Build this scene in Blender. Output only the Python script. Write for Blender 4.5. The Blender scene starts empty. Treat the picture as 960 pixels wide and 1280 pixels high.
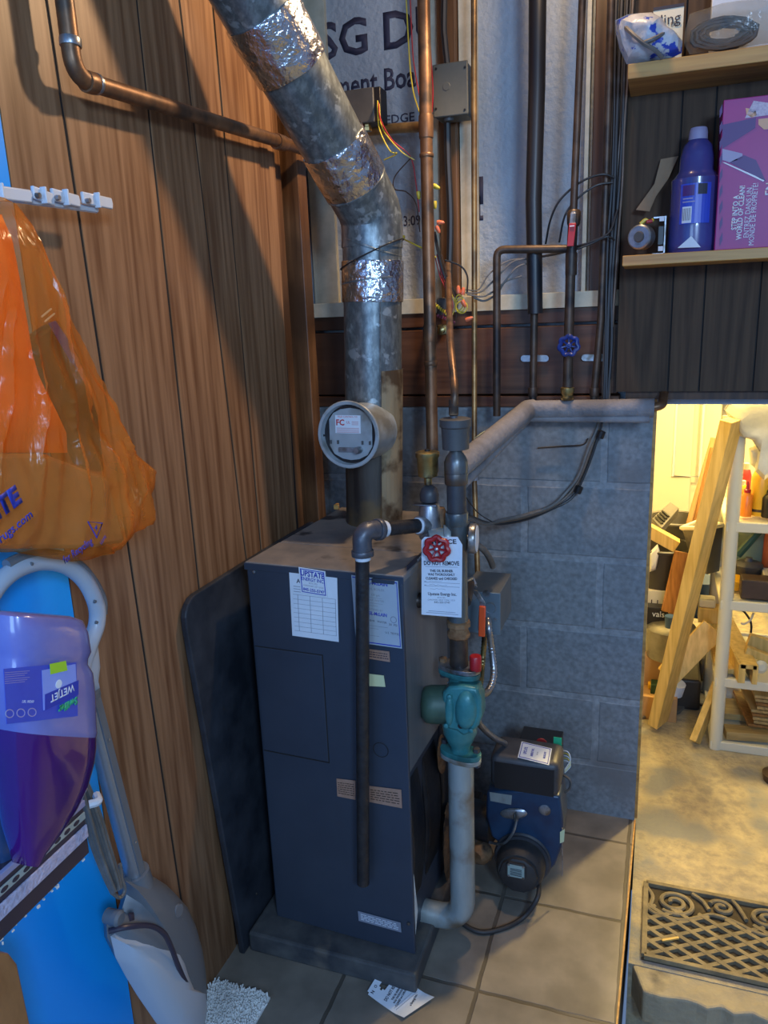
import bpy, bmesh, math, random
from mathutils import Vector, Matrix, noise
random.seed(7)
C = bpy.context.scene.collection
scene = bpy.context.scene
V = Vector
PI = math.pi

# ---------------------------------------------------------------- camera
PITCH, ROLL, YAW, FOC = 0.248406249, -0.0398131322, 0.347749056, 962.175
EYE = V((0, 0, 1.424))
_f = V((-math.sin(YAW)*math.cos(PITCH), math.cos(YAW)*math.cos(PITCH), -math.sin(PITCH)))
_r = V((math.cos(YAW), math.sin(YAW), 0))
_u = _r.cross(_f)
CR = math.cos(ROLL)*_r + math.sin(ROLL)*_u
CU = -math.sin(ROLL)*_r + math.cos(ROLL)*_u
CF = _f
cam = bpy.data.cameras.new('camera')
cam.sensor_fit = 'VERTICAL'; cam.sensor_height = 36.0; cam.lens = FOC*36.0/1280.0
cam.clip_start = 0.05; cam.clip_end = 60
camo = bpy.data.objects.new('camera', cam); C.objects.link(camo)
camo.matrix_world = Matrix((( CR.x, CU.x, -CF.x, EYE.x), (CR.y, CU.y, -CF.y, EYE.y), (CR.z, CU.z, -CF.z, EYE.z), (0, 0, 0, 1)))
scene.camera = camo
scene.view_settings.view_transform = 'Standard'
scene.view_settings.look = 'None'
scene.view_settings.gamma = 1
scene.view_settings.use_curve_mapping = False
scene.view_settings.exposure = 0.0

# ---------------------------------------------------------------- world and lights
w = bpy.data.worlds.new('world'); scene.world = w; w.use_nodes = True
bg = w.node_tree.nodes['Background']; bg.inputs[0].default_value = (0.36, 0.56, 1.0, 1); bg.inputs[1].default_value = 0.33
def area(name, loc, aim, size, power, col, sy=None):
    l = bpy.data.lights.new(name, 'AREA'); l.energy = power; l.color = col; l.size = size
    if sy: l.shape = 'RECTANGLE'; l.size_y = sy
    o = bpy.data.objects.new(name, l); C.objects.link(o); o.location = loc
    o.rotation_euler = (V(aim)-V(loc)).to_track_quat('-Z', 'Y').to_euler(); return o
def point(name, loc, r, power, col):
    l = bpy.data.lights.new(name, 'POINT'); l.energy = power; l.color = col; l.shadow_soft_size = r
    o = bpy.data.objects.new(name, l); C.objects.link(o); o.location = loc; return o
area('window_daylight', (0.75, -0.75, 1.95), (-0.55, 1.7, 0.9), 0.35, 34, (0.42, 0.66, 1.0))
area('cool_fill_low', (-0.3, -1.3, 1.5), (-0.88, 0.8, 0.4), 0.7, 17, (0.35, 0.6, 1.0))  # unseen cool fill lamp, added to brighten the blue wall
point('warm_ceiling_bulb', (-0.16, 1.74, 2.27), 0.03, 5.0, (1.0, 0.66, 0.34))
sp_ = bpy.data.lights.new('warm_wall_spot', 'SPOT'); sp_.energy = 34; sp_.color = (1.0, .68, .38); sp_.shadow_soft_size = .03; sp_.spot_size = math.radians(112); sp_.spot_blend = .35
spo = bpy.data.objects.new('warm_wall_spot', sp_); C.objects.link(spo); spo.location = (-.20, 1.74, 2.25); spo.rotation_euler = (V((-.88, 1.15, 1.0))-V((-.20, 1.74, 2.25))).to_track_quat('-Z', 'Y').to_euler()  # spot added beside the bulb to light the panelling and spare the foam
point('back_room_bulb', (0.55, 3.0, 1.9), 0.06, 185, (1.0, 0.72, 0.27))
point('back_room_bulb_rear', (0.1, 3.5, 1.95), 0.06, 60, (1.0, 0.76, 0.32))

# ---------------------------------------------------------------- pixel rays: a point of the photo at a chosen plane or depth
def _ray(px, py): return CF*FOC + CR*(px-480) + CU*(640-py)
def PY(px, py, Y): d = _ray(px, py); return EYE + d*(Y/d.y)
def PX(px, py, X): d = _ray(px, py); return EYE + d*(X/d.x)
def PZ(px, py, Z): d = _ray(px, py); return EYE + d*((Z-EYE.z)/d.z)
def PD(px, py, D): return EYE + _ray(px, py)*(D/FOC)

# ---------------------------------------------------------------- materials
_M = {}
def mat(name, col, col2=None, scale=20, rough=0.55, metal=0.0, bump=0.0, bscale=None, stretch=(1, 1, 1), detail=5, contrast=(0.35, 0.65), spec=0.5, col3=None, s3=3, c3=(0.5, 0.62), trans=0, coat=0, emit=None):
    if name in _M: return _M[name]
    m = bpy.data.materials.new(name); m.use_nodes = True; _M[name] = m
    nt = m.node_tree; N = nt.nodes; L = nt.links; b = N['Principled BSDF']
    b.inputs['Base Color'].default_value = (*col, 1); b.inputs['Roughness'].default_value = rough
    b.inputs['Metallic'].default_value = metal; b.inputs['Specular IOR Level'].default_value = spec
    if trans: b.inputs['Transmission Weight'].default_value = trans
    if coat: b.inputs['Coat Weight'].default_value = coat
    if emit: b.inputs['Emission Color'].default_value = (*emit[0], 1); b.inputs['Emission Strength'].default_value = emit[1]
    tc = N.new('ShaderNodeTexCoord'); mp = N.new('ShaderNodeMapping'); L.new(tc.outputs['Object'], mp.inputs[0]); mp.inputs['Scale'].default_value = stretch
    if col2:
        n = N.new('ShaderNodeTexNoise'); n.inputs['Scale'].default_value = scale; n.inputs['Detail'].default_value = detail; n.inputs['Roughness'].default_value = .65
        L.new(mp.outputs[0], n.inputs['Vector'])
        r = N.new('ShaderNodeValToRGB'); L.new(n.outputs[0], r.inputs[0])
        r.color_ramp.elements[0].position = contrast[0]; r.color_ramp.elements[1].position = contrast[1]
        r.color_ramp.elements[0].color = (*col, 1); r.color_ramp.elements[1].color = (*col2, 1)
        out = r.outputs[0]
        if col3:
            n3 = N.new('ShaderNodeTexNoise'); n3.inputs['Scale'].default_value = s3; n3.inputs['Detail'].default_value = 6; L.new(tc.outputs['Object'], n3.inputs['Vector'])
            r3 = N.new('ShaderNodeValToRGB'); L.new(n3.outputs[0], r3.inputs[0]); r3.color_ramp.elements[0].position = c3[0]; r3.color_ramp.elements[1].position = c3[1]
            mx = N.new('ShaderNodeMixRGB'); L.new(r3.outputs[0], mx.inputs[0]); L.new(out, mx.inputs[1]); mx.inputs[2].default_value = (*col3, 1); out = mx.outputs[0]
        L.new(out, b.inputs['Base Color'])
    if bump:
        n2 = N.new('ShaderNodeTexNoise'); n2.inputs['Scale'].default_value = bscale or scale*2; n2.inputs['Detail'].default_value = 4
        L.new(mp.outputs[0], n2.inputs['Vector'])
        bp = N.new('ShaderNodeBump'); bp.inputs['Strength'].default_value = bump; bp.inputs['Distance'].default_value = 0.01
        L.new(n2.outputs[0], bp.inputs['Height']); L.new(bp.outputs[0], b.inputs['Normal'])
    return m
def wood(name, c1, c2, axis='Z', sc=1.0, rough=0.45, bump=0.1, c3=None, wear=None):
    """figured wood grain running along one axis"""
    if name in _M: return _M[name]
    m = bpy.data.materials.new(name); m.use_nodes = True; _M[name] = m
    nt = m.node_tree; N = nt.nodes; L = nt.links; b = N['Principled BSDF']; b.inputs['Roughness'].default_value = rough; b.inputs['Specular IOR Level'].default_value = .35
    tc = N.new('ShaderNodeTexCoord'); mp = N.new('ShaderNodeMapping'); L.new(tc.outputs['Object'], mp.inputs[0])
    s = {'Z': (1, 1, .05), 'X': (.05, 1, 1), 'Y': (1, .05, 1)}[axis]; mp.inputs['Scale'].default_value = [k*sc for k in s]
    n0 = N.new('ShaderNodeTexNoise'); n0.inputs['Scale'].default_value = 9; n0.inputs['Detail'].default_value = 2; L.new(mp.outputs[0], n0.inputs['Vector'])
    ml = N.new('ShaderNodeMath'); ml.operation = 'MULTIPLY'; ml.inputs[1].default_value = 16; L.new(n0.outputs[0], ml.inputs[0])
    fr = N.new('ShaderNodeMath'); fr.operation = 'PINGPONG'; fr.inputs[1].default_value = 1; L.new(ml.outputs[0], fr.inputs[0])
    n1 = N.new('ShaderNodeTexNoise'); n1.inputs['Scale'].default_value = 110; n1.inputs['Detail'].default_value = 4; L.new(mp.outputs[0], n1.inputs['Vector'])
    mx = N.new('ShaderNodeMath'); mx.operation = 'MULTIPLY_ADD'; L.new(fr.outputs[0], mx.inputs[0]); mx.inputs[1].default_value = .38; L.new(n1.outputs[0], mx.inputs[2])
    r = N.new('ShaderNodeValToRGB'); L.new(mx.outputs[0], r.inputs[0]); r.color_ramp.elements[0].position = .42; r.color_ramp.elements[1].position = .92
    r.color_ramp.elements[0].color = (*c1, 1); r.color_ramp.elements[1].color = (*c2, 1)
    out = r.outputs[0]
    if wear:
        n3 = N.new('ShaderNodeTexNoise'); n3.inputs['Scale'].default_value = 3; n3.inputs['Detail'].default_value = 6; L.new(tc.outputs['Object'], n3.inputs['Vector'])
        r3 = N.new('ShaderNodeValToRGB'); L.new(n3.outputs[0], r3.inputs[0]); r3.color_ramp.elements[0].position = .5; r3.color_ramp.elements[1].position = .68
        k = N.new('ShaderNodeMixRGB'); L.new(r3.outputs[0], k.inputs[0]); L.new(out, k.inputs[1]); k.inputs[2].default_value = (*wear, 1); out = k.outputs[0]
    L.new(out, b.inputs['Base Color'])
    bp = N.new('ShaderNodeBump'); bp.inputs['Strength'].default_value = bump; bp.inputs['Distance'].default_value = .004; L.new(mx.outputs[0], bp.inputs['Height']); L.new(bp.outputs[0], b.inputs['Normal'])
    return m

M = {}
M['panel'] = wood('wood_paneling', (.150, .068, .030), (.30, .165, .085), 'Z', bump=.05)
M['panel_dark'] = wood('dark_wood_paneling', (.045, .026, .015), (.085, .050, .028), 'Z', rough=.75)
M['groove'] = mat('groove_black', (.015, .012, .012), rough=.8)
M['stud'] = wood('old_stud_wood', (.10, .045, .018), (.20, .10, .045), 'Z', wear=(.06, .03, .015))
M['studdark'] = wood('dark_stud_wood', (.045, .02, .01), (.10, .045, .02), 'Z')
M['rim'] = wood('rim_board_wood', (.075, .030, .016), (.14, .060, .030), 'X', wear=(.06, .028, .016))
M['strip'] = mat('pale_strip', (.50, .47, .36), (.62, .58, .46), 30, .6)
M['shelfwood'] = wood('shelf_plywood', (.38, .19, .055), (.56, .32, .10), 'X')
M['pine'] = wood('pine_lumber', (.55, .36, .10), (.72, .50, .17), 'Z', bump=.05)
M['darkpine'] = wood('brown_lumber', (.24, .10, .025), (.38, .17, .05), 'Z')
M['foam'] = mat('foam_board', (.31, .36, .42), (.37, .42, .48), 6, .55, bump=.5, bscale=70)
M['marker'] = mat('stencil_ink', (.035, .035, .07), rough=.7)
M['copper'] = mat('aged_copper', (.15, .075, .038), (.27, .15, .08), 25, .42, .55, col3=(.08, .055, .04), s3=14, stretch=(1, 1, .5))
M['brasspipe'] = mat('bright_copper', (.26, .15, .06), (.40, .25, .10), 30, .4, .6, col3=(.16, .10, .05), s3=12)
M['darkpipe'] = mat('dark_copper', (.060, .042, .032), (.12, .08, .055), 25, .45, .5, col3=(.03, .025, .025), s3=10)
M['blackiron'] = mat('black_iron', (.028, .028, .032), (.055, .05, .05), 40, .4, .5, bump=.2, bscale=120)
M['steel'] = mat('grey_steel', (.26, .27, .29), (.42, .43, .46), 40, .35, .8, col3=(.16, .14, .12), s3=25)
M['steelpipe'] = mat('weathered_pipe', (.24, .28, .29), (.40, .44, .43), 12, .4, .35, stretch=(1, 1, .25), col3=(.20, .15, .10), s3=9, c3=(.52, .66))
M['galv'] = mat('galvanised', (.13, .15, .16), (.27, .31, .32), 70, .36, .6, detail=3, contrast=(.40, .70), bump=.06, bscale=18, stretch=(1, 1, .5), col3=(.38, .43, .45), s3=38, c3=(.60, .66))
M['galvrust'] = mat('stained_flue', (.025, .022, .022), (.10, .085, .07), 18, .5, .4, stretch=(1, 1, .10), col3=(.14, .09, .04), s3=7)
M['foil'] = mat('foil_tape', (.55, .56, .60), (.80, .80, .83), 30, .22, 1.0, bump=1.0, bscale=38)
M['brass'] = mat('brass', (.38, .27, .10), (.52, .40, .17), 40, .35, .9, col3=(.16, .11, .06), s3=30)
M['teal'] = mat('teal_paint', (.03, .17, .18), (.06, .25, .25), 18, .38, .1, col3=(.015, .09, .09), s3=12, bump=.1, bscale=60)
M['teald'] = mat('dark_green_motor', (.03, .065, .05), (.06, .11, .075), 14, .5, .1)
M['boiler'] = mat('boiler_blue', (.036, .047, .070), (.044, .056, .082), 6, .42, .15, bump=.04, bscale=300)
M['boilertop'] = mat('dusty_lid', (.13, .13, .14), (.26, .23, .21), 7, .6, .1, col3=(.045, .042, .045), s3=9, c3=(.60, .66), contrast=(.3, .6))
M['boilerside'] = mat('boiler_side', (.19, .19, .20), (.27, .265, .26), 8, .38, .4, stretch=(1, 3, .2))
M['iron'] = mat('sooty_iron', (.010, .010, .013), (.03, .03, .035), 10, .42, .3, bump=.2)
M['rust'] = mat('rusty', (.16, .07, .025), (.34, .20, .10), 20, .8, .1, col3=(.05, .03, .02), s3=20, bump=.3)
M['plinth'] = mat('dark_stone', (.03, .033, .04), (.09, .088, .085), 9, .75, bump=.25, col3=(.13, .11, .09), s3=8, c3=(.58, .7))
M['board'] = mat('black_board', (.014, .018, .026), (.045, .052, .066), 7, .42, bump=.06)
M['blackplastic'] = mat('black_plastic', (.012, .012, .014), rough=.35)
M['blackrub'] = mat('black_rubber', (.02, .02, .022), (.035, .032, .03), 30, .55, bump=.1)
M['darkgrey'] = mat('dark_grey', (.06, .06, .062), (.08, .08, .08), 20, .5)
M['greybox'] = mat('grey_box', (.075, .08, .072), (.095, .10, .09), 12, .5)
M['blueburner'] = mat('blue_enamel', (.010, .032, .075), (.016, .05, .11), 12, .35, .1, col3=(.015, .03, .07), s3=14)
M['dustblack'] = mat('dusty_black', (.02, .02, .024), (.085, .085, .095), 5, .45, contrast=(.35, .75))
M['white'] = mat('white_plastic', (.62, .66, .72), rough=.35)
M['paper'] = mat('paper', (.62, .68, .76), (.70, .75, .82), 20, .7)
M['papery'] = mat('yellow_paper', (.60, .62, .36), rough=.7)
M['tan'] = mat('coppery_label', (.42, .24, .16), (.50, .30, .22), 60, .4, .3)
M['ink'] = mat('ink', (.02, .02, .04), rough=.6)
M['blueink'] = mat('blue_ink', (.02, .04, .40), rough=.5)
M['redink'] = mat('red_ink', (.55, .04, .04), rough=.5)
M['greyink'] = mat('grey_ink', (.22, .24, .30), rough=.6)
M['red'] = mat('red_paint', (.42, .012, .015), (.30, .01, .012), 30, .35)
M['redorange'] = mat('orange_red_handle', (.75, .09, .02), rough=.35)
M['bluepaint'] = mat('blue_handwheel', (.01, .04, .28), (.01, .02, .12), 30, .35)
M['yellow'] = mat('yellow_wire', (.62, .50, .05), rough=.4)
M['orangecap'] = mat('orange_nut', (.75, .18, .08), rough=.4)
M['redwire'] = mat('red_wire', (.35, .02, .03), rough=.4)
M['greycable'] = mat('grey_cable', (.11, .105, .10), (.17, .16, .15), 30, .5)
M['blackcable'] = mat('black_cable', (.018, .017, .018), rough=.45)
M['browncable'] = mat('brown_cable', (.10, .07, .05), (.15, .11, .08), 25, .5)
M['castelbow'] = mat('cast_elbow', (.07, .075, .09), (.12, .125, .15), 30, .4, .4, bump=.1)
M['riser'] = mat('riser_pipe', (.10, .12, .13), (.20, .23, .24), 14, .35, .6, stretch=(1, 1, .3), col3=(.14, .09, .06), s3=9)
M['dampergrey'] = mat('damper_grey', (.33, .38, .42), (.42, .47, .50), 14, .4, .25, col3=(.22, .22, .20), s3=10)
M['tanstain'] = mat('tan_stain', (.20, .16, .10), (.36, .29, .18), 20, .5, .3, stretch=(1, 1, .12), col3=(.10, .06, .03), s3=16)
M['foamins'] = mat('pipe_foam', (.22, .21, .22), (.30, .285, .29), 20, .8, bump=.3, bscale=120, col3=(.16, .15, .155), s3=10)
M['conduit'] = mat('conduit', (.34, .35, .37), (.5, .5, .52), 40, .32, .9)
M['bluewall'] = mat('bright_blue_paint', (.004, .33, .95), (.004, .36, .97), 2, .4)
M['purple'] = mat('purple_liquid', (.045, .005, .10), (.065, .006, .14), 3, .12, coat=.6)
M['violet'] = mat('violet_plastic', (.15, .15, .42), (.19, .20, .48), 8, .25, coat=.5)
M['bluelabel'] = mat('blue_label', (.03, .06, .48), (.04, .09, .58), 8, .35)
M['bluebottle'] = mat('deep_blue_bottle', (.045, .05, .20), (.06, .065, .26), 6, .25, coat=.4)
M['lilac'] = mat('lilac_plastic', (.32, .30, .46), rough=.5)
M['magenta'] = mat('magenta_card', (.30, .018, .17), (.33, .022, .19), 6, .45)
M['magenta2'] = mat('dark_purple_print', (.07, .02, .15), rough=.45)
M['skin'] = mat('skin_print', (.62, .36, .22), rough=.5)
M['mopgrey'] = mat('grey_plastic', (.13, .145, .165), rough=.4)
M['mopblue'] = mat('pale_grey_plastic', (.40, .45, .52), rough=.35)
M['aluminium'] = mat('aluminium_tube', (.36, .37, .40), (.42, .43, .46), 20, .3, .7)
M['darkband'] = mat('dark_trim', (.03, .025, .045), rough=.4)
M['velcro'] = mat('velcro', (.38, .36, .50), (.52, .50, .66), 90, .9, bump=.4)
M['rag'] = mat('white_chenille', (.62, .62, .60), (.78, .78, .75), 40, .95)
M['cleargrey'] = mat('bag_contents_black', (.015, .015, .017), rough=.4)
M['kraft'] = mat('kraft_paper', (.26, .17, .10), (.32, .22, .13), 12, .8)
M['slab'] = mat('dusty_concrete', (.30, .27, .21), (.47, .40, .26), 24, .85, bump=.6, bscale=60, contrast=(.38, .62), col3=(.23, .235, .23), s3=6, c3=(.50, .60))
M['curb'] = mat('rough_concrete', (.30, .27, .20), (.40, .35, .24), 14, .9, bump=.6, bscale=35, col3=(.10, .09, .07), s3=6, c3=(.62, .72))
M['grate'] = mat('cast_grate', (.14, .12, .08), (.30, .25, .15), 14, .8, .1, bump=.2)
M['farwall'] = mat('cream_wall', (.75, .68, .45), (.78, .72, .50), 2, .6)
M['rackw'] = mat('cream_plastic', (.68, .64, .50), rough=.4)
M['bingrey'] = mat('grey_bin', (.11, .10, .085), (.15, .14, .12), 8, .45)
M['bindark'] = mat('dark_bin', (.035, .032, .03), (.05, .045, .04), 8, .45)
M['perf'] = mat('slotted_steel', (.20, .20, .19), (.28, .28, .26), 20, .4, .7)
M['cardboard'] = mat('cardboard', (.42, .24, .10), (.50, .30, .13), 10, .8)
M['orangeb'] = mat('orange_bottle', (.80, .22, .015), rough=.35)
M['yellowb'] = mat('yellow_bottle', (.75, .40, .015), (.80, .46, .02), 6, .35)
M['green'] = mat('dark_green', (.02, .07, .04), rough=.5)
M['greenish'] = mat('green_grey', (.16, .22, .16), (.2, .26, .19), 8, .5)
M['redbrown'] = mat('red_brown', (.30, .07, .03), rough=.6)
M['tarp'] = mat('milky_plastic', (.62, .60, .50), (.75, .72, .60), 9, .4, bump=.5, bscale=20)
M['bluebucket'] = mat('blue_plastic', (.03, .08, .20), rough=.4)
M['darkbrown'] = mat('dark_brown', (.05, .028, .018), (.07, .04, .025), 10, .6)
M['potmetal'] = mat('dull_aluminium', (.20, .19, .17), (.32, .30, .26), 8, .35, .6)
M['ceil'] = mat('ceiling_paint', (.30, .27, .23), rough=.9)
M['redbtn'] = mat('reset_red', (.30, .02, .02), rough=.5)
M['greenbtn'] = mat('green_sticker', (.03, .42, .20), rough=.5)

def filmmat(name, col, op, rough=.25, tcol=None, bump=.8, bs=14):
    """thin plastic film: partly clear, partly scattering, with crinkles"""
    m = bpy.data.materials.new(name); m.use_nodes = True; nt = m.node_tree; N = nt.nodes; L = nt.links
    b = N['Principled BSDF']; b.inputs['Base Color'].default_value = (*col, 1); b.inputs['Roughness'].default_value = rough; b.inputs['Specular IOR Level'].default_value = .8
    t = N.new('ShaderNodeBsdfTransparent'); t.inputs[0].default_value = (*(tcol or col), 1)
    tl = N.new('ShaderNodeBsdfTranslucent'); tl.inputs[0].default_value = (*col, 1)
    m1 = N.new('ShaderNodeMixShader'); m1.inputs[0].default_value = .3; L.new(b.outputs[0], m1.inputs[1]); L.new(tl.outputs[0], m1.inputs[2])
    m2 = N.new('ShaderNodeMixShader'); L.new(t.outputs[0], m2.inputs[1]); L.new(m1.outputs[0], m2.inputs[2])
    tc = N.new('ShaderNodeTexCoord'); n = N.new('ShaderNodeTexNoise'); n.inputs['Scale'].default_value = 7; n.inputs['Detail'].default_value = 3; L.new(tc.outputs['Object'], n.inputs['Vector'])
    r = N.new('ShaderNodeMapRange'); L.new(n.outputs[0], r.inputs[0]); r.inputs[1].default_value = .3; r.inputs[2].default_value = .7; r.inputs[3].default_value = op-.12; r.inputs[4].default_value = min(1, op+.12); L.new(r.outputs[0], m2.inputs[0])
    mp = N.new('ShaderNodeMapping'); mp.inputs['Scale'].default_value = (1, 1, .35); L.new(tc.outputs['Object'], mp.inputs[0])
    n2 = N.new('ShaderNodeTexNoise'); n2.inputs['Scale'].default_value = bs; n2.inputs['Detail'].default_value = 5; L.new(mp.outputs[0], n2.inputs['Vector'])
    bp = N.new('ShaderNodeBump'); bp.inputs['Strength'].default_value = bump; bp.inputs['Distance'].default_value = .03; L.new(n2.outputs[0], bp.inputs['Height']); L.new(bp.outputs[0], b.inputs['Normal'])
    L.new(m2.outputs[0], N['Material Output'].inputs[0]); return m
M['orangefilm'] = filmmat('orange_bag_film', (1.0, .36, .06), .30, rough=.22, tcol=(1, .76, .50), bump=1.0, bs=9)
M['clearfilm'] = filmmat('clear_film', (.55, .53, .48), .20, .15, tcol=(.92, .92, .9))

def gridmat(name, bw, bh, off, ox, oy, plane, c1, c2, mortar, msize, bump, rough=.6, nscale=60, stain=None):
    """bricks or tiles laid in a plane: joints are part of the surface"""
    m = bpy.data.materials.new(name); m.use_nodes = True; nt = m.node_tree; N = nt.nodes; L = nt.links; b = N['Principled BSDF']; b.inputs['Roughness'].default_value = rough
    tc = N.new('ShaderNodeTexCoord'); sp = N.new('ShaderNodeSeparateXYZ'); L.new(tc.outputs['Object'], sp.inputs[0])
    cb = N.new('ShaderNodeCombineXYZ'); a1 = N.new('ShaderNodeMath'); a1.inputs[1].default_value = -ox; a2 = N.new('ShaderNodeMath'); a2.inputs[1].default_value = -oy
    L.new(sp.outputs[0], a1.inputs[0]); L.new(sp.outputs['Z' if plane == 'XZ' else 'Y'], a2.inputs[0]); L.new(a1.outputs[0], cb.inputs[0]); L.new(a2.outputs[0], cb.inputs[1])
    # slight waver of the joints
    nw = N.new('ShaderNodeTexNoise'); nw.inputs['Scale'].default_value = 18; L.new(tc.outputs['Object'], nw.inputs['Vector'])
    vm = N.new('ShaderNodeVectorMath'); vm.operation = 'MULTIPLY_ADD'; L.new(nw.outputs['Color'], vm.inputs[0]); vm.inputs[1].default_value = (.006,)*3; L.new(cb.outputs[0], vm.inputs[2])
    br = N.new('ShaderNodeTexBrick'); br.offset = off; br.inputs['Scale'].default_value = 1; br.inputs['Brick Width'].default_value = bw; br.inputs['Row Height'].default_value = bh
    br.inputs['Mortar Size'].default_value = msize; br.inputs['Mortar Smooth'].default_value = .3
    br.inputs['Color1'].default_value = (*c1, 1); br.inputs['Color2'].default_value = (*c2, 1); br.inputs['Mortar'].default_value = (*mortar, 1); L.new(vm.outputs[0], br.inputs['Vector'])
    n = N.new('ShaderNodeTexNoise'); n.inputs['Scale'].default_value = nscale; n.inputs['Detail'].default_value = 6; L.new(tc.outputs['Object'], n.inputs['Vector'])
    r = N.new('ShaderNodeMapRange'); L.new(n.outputs[0], r.inputs[0]); r.inputs[1].default_value = .3; r.inputs[2].default_value = .7; r.inputs[3].default_value = .72; r.inputs[4].default_value = 1.2
    mx = N.new('ShaderNodeMixRGB'); mx.blend_type = 'MULTIPLY'; mx.inputs[0].default_value = 1; L.new(br.outputs[0], mx.inputs[1]); L.new(r.outputs[0], mx.inputs[2])
    out = mx.outputs[0]
    if stain:
        n4 = N.new('ShaderNodeTexNoise'); n4.inputs['Scale'].default_value = 5; n4.inputs['Detail'].default_value = 7; L.new(tc.outputs['Object'], n4.inputs['Vector'])
        r4 = N.new('ShaderNodeValToRGB'); L.new(n4.outputs[0], r4.inputs[0]); r4.color_ramp.elements[0].position = .55; r4.color_ramp.elements[1].position = .72
        k = N.new('ShaderNodeMixRGB'); L.new(r4.outputs[0], k.inputs[0]); L.new(out, k.inputs[1]); k.inputs[2].default_value = (*stain, 1); out = k.outputs[0]
    L.new(out, b.inputs['Base Color'])
    inv = N.new('ShaderNodeMath'); inv.operation = 'SUBTRACT'; inv.inputs[0].default_value = 1; L.new(br.outputs['Fac'], inv.inputs[1])
    ad = N.new('ShaderNodeMath'); ad.operation = 'MULTIPLY_ADD'; L.new(n.outputs[0], ad.inputs[0]); ad.inputs[1].default_value = .35; L.new(inv.outputs[0], ad.inputs[2])
    bp = N.new('ShaderNodeBump'); bp.inputs['Strength'].default_value = bump; bp.inputs['Distance'].default_value = .006; L.new(ad.outputs[0], bp.inputs['Height']); L.new(bp.outputs[0], b.inputs['Normal'])
    return m
M['block'] = gridmat('painted_block', .406, .2032, .5, -.327, .167, 'XZ', (.20, .22, .24), (.215, .235, .25), (.27, .29, .31), .011, .45, .6, 75, stain=(.15, .155, .165))
M['tile'] = gridmat('floor_tiles', .291, .292, 0, -.020, .170, 'XY', (.185, .162, .132), (.21, .183, .15), (.08, .068, .054), .005, .5, .5, 11, stain=(.12, .105, .088))

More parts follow.
